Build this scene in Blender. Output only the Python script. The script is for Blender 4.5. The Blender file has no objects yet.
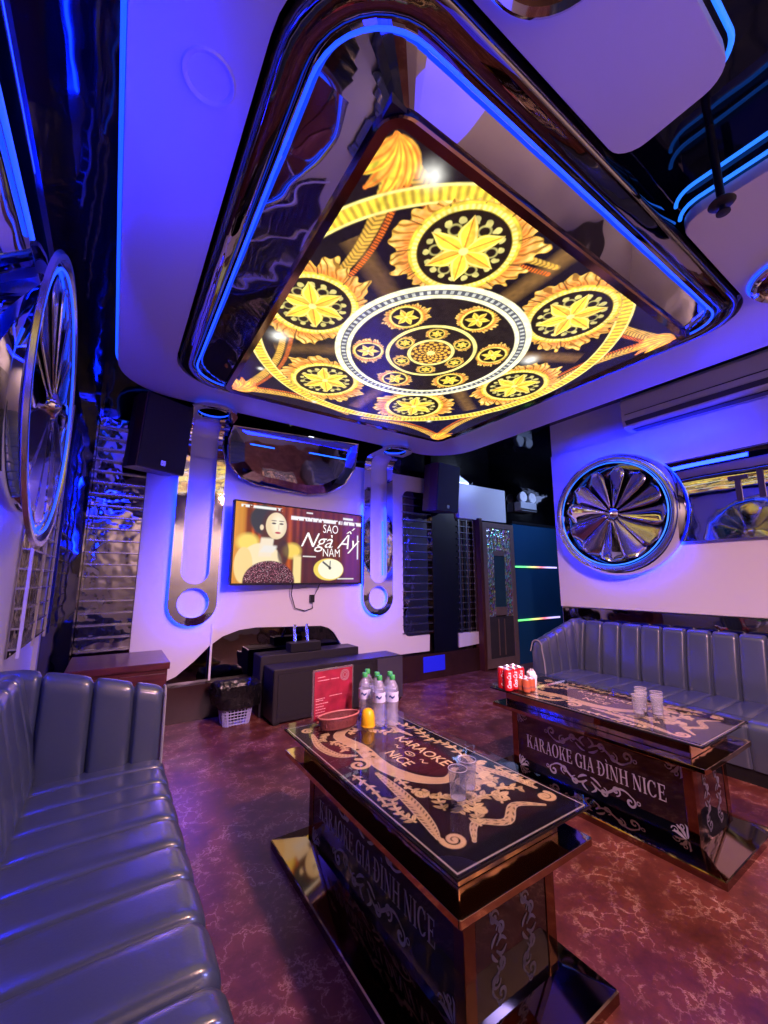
import bpy, bmesh, math, random
import numpy as np
from mathutils import Vector, Matrix, geometry

random.seed(7)
rng = np.random.default_rng(7)
PI = math.pi
S = bpy.context.scene
C = S.collection

# ------------------------------------------------------------------ camera
cam_d = bpy.data.cameras.new('camera')
cam = bpy.data.objects.new('camera', cam_d)
C.objects.link(cam)
F = 403.81
cam_d.sensor_fit = 'HORIZONTAL'
cam_d.sensor_width = 36.0
cam_d.lens = 36.0 * F / 768.0
cam_d.clip_start = 0.03
r_ = Vector((0.832882761, -0.553449461, 0.0))
u_ = Vector((-0.0905895211, -0.136327625, 0.986513212))
f_ = Vector((0.545985206, 0.821649848, 0.16368165))
M = Matrix((r_, u_, -f_)).transposed().to_4x4()
M.translation = (0, 0, 1.4)
cam.matrix_world = M
S.camera = cam

# ------------------------------------------------------------------ world / view
W = bpy.data.worlds.new('world')
S.world = W
W.use_nodes = True
W.node_tree.nodes['Background'].inputs[0].default_value = (0.02, 0.025, 0.09, 1)
W.node_tree.nodes['Background'].inputs[1].default_value = 0.3
vs = S.view_settings
S.display_settings.display_device = 'sRGB'
vs.view_transform = 'Standard'
vs.look = 'None'
vs.gamma = 1.0
vs.use_curve_mapping = False
vs.exposure = 0.0
S.cycles.use_denoising = True
S.cycles.max_bounces = 9
S.cycles.glossy_bounces = 6
S.cycles.transmission_bounces = 8
S.cycles.caustics_reflective = False
S.cycles.caustics_refractive = False
S.cycles.sample_clamp_indirect = 4.0

LED_STRENGTH = 1.6
TV_STRENGTH = 1.0
NEON = 2.2


def lamp(name, kind, loc, energy, color, size=0.3, size_y=None, target=None, spot=60, spread=None):
    d = bpy.data.lights.new(name, kind)
    d.energy = energy
    d.color = color
    if kind == 'AREA':
        d.size = size
        if size_y:
            d.shape = 'RECTANGLE'
            d.size_y = size_y
        if spread:
            d.spread = math.radians(spread)
    else:
        d.shadow_soft_size = size
    if kind == 'SPOT':
        d.spot_size = math.radians(spot)
        d.spot_blend = 0.8
    o = bpy.data.objects.new(name, d)
    C.objects.link(o)
    o.location = loc
    if target:
        o.rotation_euler = (Vector(target) - Vector(loc)).to_track_quat('-Z', 'Y').to_euler()
    return o


BLUE = (0.004, 0.012, 1.0)
# blue fill added to boost the neon along side walls, back and ceiling
lamp('blue_fill', 'AREA', (-0.30, 1.0, 2.50), 6, BLUE, 1.8, 0.1, (0.5, 2.0, 3.1))
lamp('blue_fill', 'AREA', (-0.20, 1.2, 2.65), 20, BLUE, 1.2, 0.1, (-0.47, 1.4, 3.0))
lamp('blue_fill', 'AREA', (4.45, 1.0, 2.75), 9, BLUE, 1.8, 0.1, (3.4, 1.6, 3.1))
lamp('blue_fill', 'AREA', (4.35, 2.0, 2.90), 26, BLUE, 1.6, 0.1, (4.65, 2.0, 2.55))
lamp('blue_fill', 'AREA', (1.85, 4.35, 3.0), 14, BLUE, 1.6, 0.1, (1.85, 4.7, 2.3))
lamp('blue_fill', 'AREA', (1.2, 0.2, 2.4), 3.0, (0.02, 0.03, 1.0), 1.0, 0.4, (1.4, 0.3, 3.1))
# pink and violet fill added from the unseen near end of the room
lamp('pink_fill', 'SPOT', (1.6, -1.0, 2.9), 900, (0.95, 0.50, 0.72), 0.12, None, (2.0, 4.7, 0.1), 50)
lamp('pink_fill', 'SPOT', (0.6, -1.0, 2.9), 640, (1.0, 0.50, 0.62), 0.12, None, (4.6, 2.0, 0.35), 52)
lamp('violet_fill', 'SPOT', (3.4, -1.0, 2.9), 260, (0.26, 0.28, 1.0), 0.2, None, (-0.25, 1.7, 0.5), 34)
lamp('warm_fill', 'SPOT', (1.75, 0.80, 2.98), 300, (1.0, 0.53, 0.42), 0.08, None, (1.9, 2.0, 0.0), 125)  # added warm fill under the screen, brightens the floor
lamp('front_fill', 'AREA', (2.3, -0.75, 2.75), 42, (1.0, 0.66, 0.58), 4.2, 0.3, (2.3, -1.5, 1.9), spread=110)  # added fill on the unseen front wall for the chrome to reflect
lamp('alcove_fill', 'AREA', (6.0, 3.3, 3.3), 30, (0.35, 0.5, 1.0), 0.5, 0.5, (6.0, 4.6, 1.3))  # added fill that lifts the dark door and blue partition

# ------------------------------------------------------------------ materials
def newmat(name):
    m = bpy.data.materials.new(name)
    m.use_nodes = True
    nt = m.node_tree
    return m, nt, nt.nodes['Principled BSDF']


def mat(name, col, rough=0.5, metal=0.0, emit=None, strength=0.0, trans=0.0, ior=1.45, coat=0.0, spec=0.5,
        bump=None, mottle=None, alpha=None):
    m, nt, b = newmat(name)
    I = b.inputs
    I['Base Color'].default_value = (*col, 1)
    I['Roughness'].default_value = rough
    I['Metallic'].default_value = metal
    I['IOR'].default_value = ior
    I['Transmission Weight'].default_value = trans
    I['Coat Weight'].default_value = coat
    I['Coat Roughness'].default_value = 0.16 if 'leather' in name else 0.03
    I['Specular IOR Level'].default_value = spec
    if emit:
        I['Emission Color'].default_value = (*emit, 1)
        I['Emission Strength'].default_value = strength
    tc = nt.nodes.new('ShaderNodeTexCoord')
    if bump:
        sc, st, dist = bump
        n = nt.nodes.new('ShaderNodeTexNoise')
        n.inputs['Scale'].default_value = sc
        n.inputs['Detail'].default_value = 2
        nt.links.new(tc.outputs['Object'], n.inputs['Vector'])
        bp = nt.nodes.new('ShaderNodeBump')
        bp.inputs['Strength'].default_value = st
        bp.inputs['Distance'].default_value = dist
        nt.links.new(n.outputs['Fac'], bp.inputs['Height'])
        nt.links.new(bp.outputs['Normal'], I['Normal'])
    if mottle:
        sc, amt = mottle
        n = nt.nodes.new('ShaderNodeTexNoise')
        n.inputs['Scale'].default_value = sc
        n.inputs['Detail'].default_value = 4
        nt.links.new(tc.outputs['Object'], n.inputs['Vector'])
        mx = nt.nodes.new('ShaderNodeMix')
        mx.data_type = 'RGBA'
        mx.inputs['A'].default_value = (*[max(0, c * (1 - amt)) for c in col], 1)
        mx.inputs['B'].default_value = (*[min(1, c * (1 + amt)) for c in col], 1)
        nt.links.new(n.outputs['Fac'], mx.inputs['Factor'])
        nt.links.new(mx.outputs['Result'], I['Base Color'])
    return m


def attr_mat(name, strength, emissive=True, rough=0.3, metal_attr=False):
    m, nt, b = newmat(name)
    a = nt.nodes.new('ShaderNodeVertexColor')
    a.layer_name = 'print'
    if emissive:
        b.inputs['Base Color'].default_value = (0.004, 0.004, 0.004, 1)
        nt.links.new(a.outputs['Color'], b.inputs['Emission Color'])
        b.inputs['Emission Strength'].default_value = strength
    else:
        nt.links.new(a.outputs['Color'], b.inputs['Base Color'])
    b.inputs['Roughness'].default_value = rough
    return m


WHITE = mat('white_gloss_panel', (0.74, 0.73, 0.76), 0.28, mottle=(1.2, 0.02))
WHITE2 = mat('white_lacquer_ceiling', (0.70, 0.70, 0.76), 0.32, mottle=(1.0, 0.02))
BLACKG = mat('black_stretch_gloss', (0.006, 0.006, 0.01), 0.04, 0.0, spec=0.9, bump=(2.2, 0.12, 0.05))
DARKM = mat('smoked_mirror', (0.17, 0.16, 0.17), 0.03, 1.0, bump=(3.0, 0.10, 0.05))
WAVYM = mat('wavy_steel_mirror', (0.62, 0.62, 0.68), 0.03, 1.0, bump=(2.2, 0.06, 0.06))
LOUVM = mat('louvre_mirror', (0.42, 0.40, 0.43), 0.05, 1.0, bump=(5.0, 0.22, 0.06))
COFM = mat('coffer_mirror', (0.50, 0.47, 0.50), 0.03, 1.0, bump=(1.6, 0.25, 0.08))
CHROME = mat('polished_chrome', (0.72, 0.72, 0.75), 0.05, 1.0, bump=(6.0, 0.06, 0.03))
STEEL = mat('brushed_steel', (0.55, 0.55, 0.58), 0.25, 1.0, mottle=(30, 0.1))
BRONZE = mat('bronze_mirror', (0.64, 0.43, 0.26), 0.06, 1.0, bump=(7.0, 0.10, 0.02))
BRONZED = mat('bronze_mirror_dark', (0.26, 0.14, 0.085), 0.10, 1.0, mottle=(6, 0.25))
NEONM = mat('blue_neon', (0.1, 0.2, 0.8), 0.4, emit=(0.008, 0.055, 1.0), strength=NEON)
HALO = mat('hidden_blue_led', (0.1, 0.2, 0.8), 0.4, emit=(0.001, 0.009, 1.0), strength=160)
NEONC = mat('cyan_neon', (0.1, 0.3, 0.8), 0.4, emit=(0.015, 0.17, 1.0), strength=1.5)
LEATHER = mat('blue_grey_leather', (0.060, 0.080, 0.135), 0.30, spec=0.9, coat=0.7, bump=(120, 0.10, 0.004), mottle=(3, 0.12))
PIPING = mat('grey_piping', (0.32, 0.32, 0.36), 0.4, mottle=(8, 0.1))
DWOOD = mat('dark_plinth', (0.035, 0.015, 0.015), 0.22, mottle=(5, 0.4))
BLACKP = mat('black_plastic', (0.010, 0.010, 0.013), 0.35, mottle=(8, 0.3))
BLACKV = mat('black_vinyl_box', (0.018, 0.016, 0.022), 0.42, bump=(180, 0.2, 0.003), mottle=(4, 0.3))
GRILLE = mat('speaker_cloth', (0.012, 0.010, 0.014), 0.7, bump=(260, 0.4, 0.003), mottle=(40, 0.3))
SPKWOOD = mat('speaker_cabinet_wood', (0.075, 0.022, 0.018), 0.35, mottle=(9, 0.35))
BGLASS = mat('black_table_glass', (0.004, 0.005, 0.012), 0.04, coat=1.0, mottle=(4, 0.3))
SILVER = mat('silver_print', (0.50, 0.50, 0.56), 0.4, mottle=(20, 0.1))


def thin_glass(name, tint, rough=0.02, ior=1.5, haze=0.0, hazecol=(0.8, 0.85, 1.0)):
    """sheet glass: clear straight-through view with a Fresnel reflection on top"""
    m = bpy.data.materials.new(name); m.use_nodes = True
    nt = m.node_tree; nt.nodes.clear()
    out_ = nt.nodes.new('ShaderNodeOutputMaterial')
    tr = nt.nodes.new('ShaderNodeBsdfTransparent'); tr.inputs[0].default_value = (*tint, 1)
    gl = nt.nodes.new('ShaderNodeBsdfGlossy'); gl.inputs['Roughness'].default_value = rough
    fr = nt.nodes.new('ShaderNodeFresnel'); fr.inputs[0].default_value = ior
    mx = nt.nodes.new('ShaderNodeMixShader')
    ge_ = nt.nodes.new('ShaderNodeNewGeometry')          # inner faces of the sheet do not mirror
    iv = nt.nodes.new('ShaderNodeMath'); iv.operation = 'SUBTRACT'; iv.inputs[0].default_value = 1.0
    ml = nt.nodes.new('ShaderNodeMath'); ml.operation = 'MULTIPLY'
    nt.links.new(ge_.outputs['Backfacing'], iv.inputs[1]); nt.links.new(iv.outputs[0], ml.inputs[0]); nt.links.new(fr.outputs[0], ml.inputs[1])
    nt.links.new(ml.outputs[0], mx.inputs[0])
    a = tr
    if haze:
        df = nt.nodes.new('ShaderNodeBsdfPrincipled'); df.inputs['Base Color'].default_value = (*hazecol, 1); df.inputs['Roughness'].default_value = 0.2
        hm = nt.nodes.new('ShaderNodeMixShader'); hm.inputs[0].default_value = haze
        nt.links.new(tr.outputs[0], hm.inputs[1]); nt.links.new(df.outputs[0], hm.inputs[2]); a = hm
    nt.links.new(a.outputs[0], mx.inputs[1]); nt.links.new(gl.outputs[0], mx.inputs[2])
    nt.links.new(mx.outputs[0], out_.inputs[0])
    return m


GLASS = thin_glass('clear_glass', (0.93, 0.95, 0.97), 0.01, 1.45)
TUMB = thin_glass('tumbler_glass', (0.90, 0.91, 0.95), 0.02, 1.8, 0.13)
PET = thin_glass('clear_bottle_plastic', (0.86, 0.88, 0.95), 0.08, 1.6, 0.22, (0.75, 0.78, 0.95))
GREEN = mat('green_cap', (0.05, 0.42, 0.10), 0.4, mottle=(20, 0.1))
LABEL = mat('pale_blue_label', (0.60, 0.66, 0.85), 0.4, mottle=(20, 0.08))
NAVY = mat('navy_print', (0.03, 0.05, 0.22), 0.4, mottle=(20, 0.1))
YELLOW = mat('yellow_plastic', (0.85, 0.50, 0.01), 0.35, emit=(1.0, 0.6, 0.0), strength=0.0, mottle=(10, 0.05))
RED = mat('red_can', (0.55, 0.012, 0.02), 0.3, 0.2, mottle=(20, 0.1))
ORANGE = mat('orange_can', (0.55, 0.14, 0.06), 0.3, 0.3, mottle=(20, 0.1))
ALU = mat('aluminium_lid', (0.75, 0.75, 0.78), 0.28, 1.0, mottle=(20, 0.06))
WPRINT = mat('white_print', (0.85, 0.83, 0.85), 0.5, mottle=(20, 0.03))
TISSUE = mat('white_tissue', (0.82, 0.80, 0.86), 0.6, mottle=(12, 0.05))
TRAY = mat('red_rattan', (0.13, 0.03, 0.03), 0.5, bump=(90, 0.6, 0.006), mottle=(60, 0.4))
BINP = mat('lilac_plastic', (0.42, 0.44, 0.72), 0.45, mottle=(8, 0.08))
LINER = mat('black_bin_liner', (0.006, 0.006, 0.008), 0.22, bump=(22, 0.8, 0.02))
ACW = mat('ac_white', (0.60, 0.60, 0.66), 0.4, mottle=(2, 0.03))
ACD = mat('ac_slot', (0.03, 0.03, 0.04), 0.5, mottle=(6, 0.2))
BULB = mat('spot_bulb', (0.9, 0.9, 0.9), 0.3, emit=(0.85, 0.9, 1.0), strength=6.0)
BLUEG = mat('blue_glass_partition', (0.012, 0.07, 0.17), 0.18, coat=0.4, mottle=(1.5, 0.15))
DOORF = mat('door_frame_bronze', (0.30, 0.21, 0.19), 0.3, 0.5, mottle=(10, 0.2))
DOORP = mat('door_dark_glass', (0.02, 0.055, 0.075), 0.12, coat=0.6, mottle=(3, 0.3))
DOORB = mat('door_lower_panel', (0.045, 0.04, 0.045), 0.35, mottle=(8, 0.3))
LETTER = mat('reflected_letter', (0.03, 0.02, 0.06), 0.3, mottle=(8, 0.2))
BLUEL = mat('blue_reflection_glow', (0.02, 0.02, 0.3), 0.4, emit=(0.006, 0.012, 0.9), strength=0.6)
CREAM = mat('cream_gold_print', (0.8, 0.6, 0.3), 0.4, mottle=(14, 0.1))

# mahogany cabinet
m, nt, b = newmat('mahogany_veneer')
tc = nt.nodes.new('ShaderNodeTexCoord'); mp = nt.nodes.new('ShaderNodeMapping')
mp.inputs['Scale'].default_value = (1.2, 9, 9)
wv = nt.nodes.new('ShaderNodeTexNoise'); wv.inputs['Scale'].default_value = 3.0; wv.inputs['Detail'].default_value = 6
cr = nt.nodes.new('ShaderNodeValToRGB')
cr.color_ramp.elements[0].color = (0.055, 0.012, 0.016, 1); cr.color_ramp.elements[1].color = (0.13, 0.030, 0.036, 1)
cr.color_ramp.elements[0].position = 0.35; cr.color_ramp.elements[1].position = 0.65
nt.links.new(tc.outputs['Object'], mp.inputs['Vector']); nt.links.new(mp.outputs['Vector'], wv.inputs['Vector'])
nt.links.new(wv.outputs['Fac'], cr.inputs['Fac']); nt.links.new(cr.outputs['Color'], b.inputs['Base Color'])
b.inputs['Roughness'].default_value = 0.28
MAHOG = m

# marble floor: dark maroon with broken pale pink veins
m, nt, b = newmat('maroon_marble_vinyl')
N = nt.nodes.new
L = nt.links.new
tc = N('ShaderNodeTexCoord')
warp = N('ShaderNodeTexNoise'); warp.inputs['Scale'].default_value = 8.0; warp.inputs['Detail'].default_value = 8; warp.inputs['Roughness'].default_value = 0.65
L(tc.outputs['Object'], warp.inputs['Vector'])
add = N('ShaderNodeVectorMath'); add.operation = 'MULTIPLY_ADD'
L(warp.outputs['Color'], add.inputs[0]); add.inputs[1].default_value = (0.28, 0.28, 0.28); L(tc.outputs['Object'], add.inputs[2])
vor = N('ShaderNodeTexVoronoi'); vor.feature = 'DISTANCE_TO_EDGE'; vor.inputs['Scale'].default_value = 11.5
L(add.outputs[0], vor.inputs['Vector'])
vr = N('ShaderNodeMapRange'); vr.inputs['From Min'].default_value = 0.0; vr.inputs['From Max'].default_value = 0.065
vr.inputs['To Min'].default_value = 1.0; vr.inputs['To Max'].default_value = 0.0
L(vor.outputs['Distance'], vr.inputs['Value'])
br = N('ShaderNodeTexNoise'); br.inputs['Scale'].default_value = 5.0; br.inputs['Detail'].default_value = 6; br.inputs['Roughness'].default_value = 0.7
L(tc.outputs['Object'], br.inputs['Vector'])
brr = N('ShaderNodeMapRange'); brr.inputs['From Min'].default_value = 0.46; brr.inputs['From Max'].default_value = 0.64
L(br.outputs['Fac'], brr.inputs['Value'])
mul = N('ShaderNodeMath'); mul.operation = 'MULTIPLY'
L(vr.outputs['Result'], mul.inputs[0]); L(brr.outputs['Result'], mul.inputs[1])
base = N('ShaderNodeValToRGB')
base.color_ramp.elements[0].position = 0.3; base.color_ramp.elements[1].position = 0.75
base.color_ramp.elements[0].color = (0.066, 0.015, 0.014, 1); base.color_ramp.elements[1].color = (0.23, 0.060, 0.048, 1)
L(br.outputs['Fac'], base.inputs['Fac'])
mx = N('ShaderNodeMix'); mx.data_type = 'RGBA'
L(mul.outputs[0], mx.inputs['Factor']); L(base.outputs['Color'], mx.inputs['A']); mx.inputs['B'].default_value = (0.58, 0.36, 0.31, 1)
L(mx.outputs['Result'], b.inputs['Base Color'])
b.inputs['Roughness'].default_value = 0.33
FLOORM = m

# holographic mosaic
m, nt, b = newmat('holographic_mosaic')
N = nt.nodes.new; L = nt.links.new
tc = N('ShaderNodeTexCoord')
vo = N('ShaderNodeTexVoronoi'); vo.inputs['Scale'].default_value = 26
L(tc.outputs['Object'], vo.inputs['Vector'])
hs = N('ShaderNodeHueSaturation'); hs.inputs['Saturation'].default_value = 0.75; hs.inputs['Value'].default_value = 1.1
L(vo.outputs['Color'], hs.inputs['Color']); L(hs.outputs['Color'], b.inputs['Base Color'])
b.inputs['Metallic'].default_value = 0.8; b.inputs['Roughness'].default_value = 0.25
bp = N('ShaderNodeBump'); bp.inputs['Strength'].default_value = 0.8; bp.inputs['Distance'].default_value = 0.02
L(vo.outputs['Distance'], bp.inputs['Height']); L(bp.outputs['Normal'], b.inputs['Normal'])
HOLO = m

# rainbow strip: emitted hue runs along the strip's own length
m, nt, b = newmat('rainbow_emission')
N = nt.nodes.new; L = nt.links.new
tc = N('ShaderNodeTexCoord'); sx = N('ShaderNodeSeparateXYZ'); L(tc.outputs['Generated'], sx.inputs[0])
cr = N('ShaderNodeValToRGB'); e = cr.color_ramp.elements
e[0].position = 0.0; e[0].color = (0.02, 0.8, 0.08, 1); e[1].position = 1.0; e[1].color = (0.5, 0.4, 0.9, 1)
for p, c in ((0.22, (0.05, 0.9, 0.1, 1)), (0.42, (0.9, 0.8, 0.15, 1)), (0.6, (0.9, 0.12, 0.15, 1)), (0.78, (0.6, 0.5, 1, 1))):
    q = e.new(p); q.color = c
L(sx.outputs['X'], cr.inputs['Fac']); L(cr.outputs['Color'], b.inputs['Emission Color'])
b.inputs['Emission Strength'].default_value = 1.6
RAINBOW = m


# ------------------------------------------------------------------ mesh helper
class MB:
    def __init__(s):
        s.v = []; s.f = []

    def add(s, vs, fs):
        n = len(s.v)
        s.v += [tuple(p) for p in vs]
        s.f += [tuple(i + n for i in f) for f in fs]
        return s

    def box(s, x0, x1, y0, y1, z0, z1):
        return s.add([(x, y, z) for z in (z0, z1) for y in (y0, y1) for x in (x0, x1)],
                     [(0, 2, 3, 1), (4, 5, 7, 6), (0, 1, 5, 4), (2, 6, 7, 3), (0, 4, 6, 2), (1, 3, 7, 5)])

    def grid(s, rows, close_u=False, close_v=False):
        nu = len(rows); nv = len(rows[0]); n = len(s.v)
        for r in rows:
            s.v += [tuple(p) for p in r]
        for i in range(nu if close_u else nu - 1):
            for j in range(nv if close_v else nv - 1):
                i2 = (i + 1) % nu; j2 = (j + 1) % nv
                s.f.append((n + i * nv + j, n + i2 * nv + j, n + i2 * nv + j2, n + i * nv + j2))
        return s

    def ngon(s, pts):
        n = len(s.v); s.v += [tuple(p) for p in pts]; s.f.append(tuple(range(n, n + len(pts)))); return s

    def prism(s, poly, mp, d0, d1):
        """poly in 2D, mp(a, b, d) -> point; closed solid between depths d0 and d1"""
        n = len(poly)
        tri = geometry.tessellate_polygon([[Vector((a, b, 0)) for a, b in poly]])
        A = [mp(a, b, d0) for a, b in poly]; B = [mp(a, b, d1) for a, b in poly]
        s.add(A + B, [t for t in tri] + [tuple(i + n for i in reversed(t)) for t in tri] +
              [(i, (i + 1) % n, (i + 1) % n + n, i + n) for i in range(n)])
        return s

    def flat(s, poly, mp):
        tri = geometry.tessellate_polygon([[Vector((a, b, 0)) for a, b in poly]])
        return s.add([mp(a, b) for a, b in poly], list(tri))

    def lathe(s, prof, mp, n=32):
        """prof: list of (r, h); mp(a, b, h) -> point"""
        rows = [[mp(r * math.cos(2 * PI * k / n), r * math.sin(2 * PI * k / n), h) for k in range(n)] for r, h in prof]
        return s.grid(rows, close_v=True)

    def tube(s, pts, r, closed=False, n=8, r2=None):
        pts = [Vector(p) for p in pts]
        m = len(pts); rows = []
        for i, p in enumerate(pts):
            a = pts[(i - 1) % m] if (closed or i > 0) else p
            c = pts[(i + 1) % m] if (closed or i < m - 1) else p
            t = (c - a).normalized()
            up = Vector((0, 0, 1)) if abs(t.z) < 0.95 else Vector((1, 0, 0))
            u = t.cross(up).normalized(); w = u.cross(t).normalized()
            rr = r(i / (m - 1)) if callable(r) else r
            rb = r2 if r2 else rr
            rows.append([p + u * (rr * math.cos(2 * PI * k / n)) + w * (rb * math.sin(2 * PI * k / n)) for k in range(n)])
        s.grid(rows, close_u=closed, close_v=True)
        if not closed:
            s.ngon(rows[0]); s.ngon(list(reversed(rows[-1])))
        return s

    def ribbon(s, pts, w, mp):
        m = len(pts); a = []; b = []
        for i, (x, y) in enumerate(pts):
            x0, y0 = pts[max(0, i - 1)]; x1, y1 = pts[min(m - 1, i + 1)]
            dx, dy = x1 - x0, y1 - y0; l = math.hypot(dx, dy) or 1
            ww = w(i / (m - 1)) if callable(w) else w
            a.append(mp(x - dy / l * ww / 2, y + dx / l * ww / 2)); b.append(mp(x + dy / l * ww / 2, y - dx / l * ww / 2))
        return s.grid([a, b])

    def build(s, name, m, parent=None, smooth=False, bevel=0.0, angle=40, fix=True):
        me = bpy.data.meshes.new(name)
        off = Vector(parent['_at']) if parent is not None and '_at' in parent else Vector((0, 0, 0))
        me.from_pydata([tuple(Vector(p) - off) for p in s.v], [], s.f)
        if fix:
            bm = bmesh.new(); bm.from_mesh(me)
            bmesh.ops.remove_doubles(bm, verts=bm.verts, dist=1e-5)
            bmesh.ops.recalc_face_normals(bm, faces=bm.faces)
            bm.to_mesh(me); bm.free()
        me.materials.append(m)
        if smooth:
            me.polygons.foreach_set('use_smooth', [True] * len(me.polygons))
            try:
                me.set_sharp_from_angle(angle=math.radians(angle))
            except Exception:
                pass
        o = bpy.data.objects.new(name, me)
        C.objects.link(o)
        if bevel:
            bv = o.modifiers.new('bevel', 'BEVEL'); bv.width = bevel; bv.segments = 2; bv.limit_method = 'ANGLE'
        if parent is not None:
            o.parent = parent
        return o


def thing(name, label, cat, at, group=None, kind=None):
    o = bpy.data.objects.new(name, None)
    C.objects.link(o)
    o.empty_display_size = 0.05
    o.location = at
    o['_at'] = tuple(at)
    tag(o, label, cat, group, kind)
    return o


def subs(parent, o):
    """remember the origin for a part that will carry sub-parts"""
    o['_at'] = tuple(parent['_at'])
    return o


def tag(o, label=None, cat=None, group=None, kind=None):
    if label: o['label'] = label
    if cat: o['category'] = cat
    if group: o['group'] = group
    if kind: o['kind'] = kind
    return o


def struct(o, label=None):
    o['kind'] = 'structure'
    if label:
        o['label'] = label
    return o


def dup(root, loc, label=None, group=None, rotz=None):
    r = root.copy(); C.objects.link(r); r.location = loc
    if rotz is not None: r.rotation_euler = (0, 0, rotz)
    if label: r['label'] = label
    if group: r['group'] = group
    for ch in list(root.children):
        c = ch.copy(); C.objects.link(c); c.parent = r
        for g in list(ch.children):
            d = g.copy(); C.objects.link(d); d.parent = c
    return r


def arc(cx, cy, r, a0, a1, n):
    return [(cx + r * math.cos(math.radians(a0 + (a1 - a0) * i / n)), cy + r * math.sin(math.radians(a0 + (a1 - a0) * i / n))) for i in range(n + 1)]


def rrect(x0, x1, y0, y1, r, n=10):
    if not isinstance(r, (tuple, list)): r = (r,) * 4      # near-left, near-right, far-right, far-left
    return (arc(x0 + r[0], y0 + r[0], r[0], 180, 270, n) + arc(x1 - r[1], y0 + r[1], r[1], 270, 360, n) +
            arc(x1 - r[2], y1 - r[2], r[2], 0, 90, n) + arc(x0 + r[3], y1 - r[3], r[3], 90, 180, n))


def text_mesh(body, size, m, name, parent, mp, shear=0.0, align='CENTER', sx=1.0, offset=0.0, sub=0):
    cu = bpy.data.curves.new('t', 'FONT')
    cu.body = body; cu.size = size; cu.align_x = align; cu.align_y = 'CENTER'; cu.shear = shear; cu.offset = offset
    cu.resolution_u = 3
    ob = bpy.data.objects.new('t', cu); C.objects.link(ob)
    dg = bpy.context.evaluated_depsgraph_get(); dg.update()
    me = bpy.data.meshes.new_from_object(ob.evaluated_get(dg))
    bpy.data.objects.remove(ob)
    B = MB()
    B.v = [mp(v.co.x * sx, v.co.y) for v in me.vertices]
    B.f = [tuple(p.vertices) for p in me.polygons]
    return B.build(name, m, parent)


def raster_plane(name, img, mp, m, parent=None):
    """img: ny x nx x 3 linear colours; mp(u, v) with u, v in 0..1 -> point arrays"""
    ny, nx, _ = img.shape
    U, V = np.meshgrid(np.linspace(0, 1, nx), np.linspace(0, 1, ny))
    X, Y, Z = mp(U, V)
    co = np.stack([np.broadcast_to(X, U.shape), np.broadcast_to(Y, U.shape), np.broadcast_to(Z, U.shape)], -1).reshape(-1, 3)
    if parent is not None and '_at' in parent:
        co = co - np.array(parent['_at'])
    idx = np.arange(nx * ny).reshape(ny, nx)
    q = np.stack([idx[:-1, :-1], idx[:-1, 1:], idx[1:, 1:], idx[1:, :-1]], -1).reshape(-1)
    nf = (nx - 1) * (ny - 1)
    me = bpy.data.meshes.new(name)
    me.vertices.add(nx * ny); me.loops.add(nf * 4); me.polygons.add(nf)
    me.vertices.foreach_set('co', co.astype(np.float32).ravel())
    me.loops.foreach_set('vertex_index', q.astype(np.int32))
    me.polygons.foreach_set('loop_start', np.arange(0, nf * 4, 4, dtype=np.int32))
    me.polygons.foreach_set('loop_total', np.full(nf, 4, dtype=np.int32))
    me.update(calc_edges=True)
    ca = me.color_attributes.new('print', 'FLOAT_COLOR', 'POINT')
    ca.data.foreach_set('color', np.concatenate([img.reshape(-1, 3), np.ones((nx * ny, 1))], 1).astype(np.float32).ravel())
    me.materials.append(m)
    o = bpy.data.objects.new(name, me); C.objects.link(o)
    if parent is not None: o.parent = parent
    return o


# ------------------------------------------------------------------ raster helpers
def vnoise(X, Y, seed):
    g = np.random.default_rng(seed).random((64, 64))
    xi = np.floor(X).astype(int); yi = np.floor(Y).astype(int)
    fx = X - xi; fy = Y - yi
    fx = fx * fx * (3 - 2 * fx); fy = fy * fy * (3 - 2 * fy)
    a = g[yi % 64, xi % 64]; b_ = g[yi % 64, (xi + 1) % 64]; c = g[(yi + 1) % 64, xi % 64]; d = g[(yi + 1) % 64, (xi + 1) % 64]
    return (a * (1 - fx) + b_ * fx) * (1 - fy) + (c * (1 - fx) + d * fx) * fy


def put(img, mask, col):
    mask = np.clip(mask, 0, 1)[..., None]
    col = np.asarray(col, float)
    img[...] = img * (1 - mask) + col * mask


def soft(d, w):
    return np.clip(0.5 - d / w, 0, 1)


def stroke_d(X, Y, pts):
    best = np.full(X.shape, 9.0); tt = np.zeros(X.shape)
    n = len(pts) - 1
    for i in range(n):
        ax, ay = pts[i]; bx, by = pts[i + 1]
        dx, dy = bx - ax, by - ay; l2 = dx * dx + dy * dy + 1e-12
        t = np.clip(((X - ax) * dx + (Y - ay) * dy) / l2, 0, 1)
        d = np.hypot(X - ax - t * dx, Y - ay - t * dy)
        k = d < best
        best = np.where(k, d, best); tt = np.where(k, (i + t) / n, tt)
    return best, tt


def spiral(cx, cy, r0, a0, turns, n=26, shrink=0.12):
    return [(cx + r0 * (1 - (1 - shrink) * i / n) * math.cos(a0 + turns * 2 * PI * i / n),
             cy + r0 * (1 - (1 - shrink) * i / n) * math.sin(a0 + turns * 2 * PI * i / n)) for i in range(n + 1)]


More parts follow.
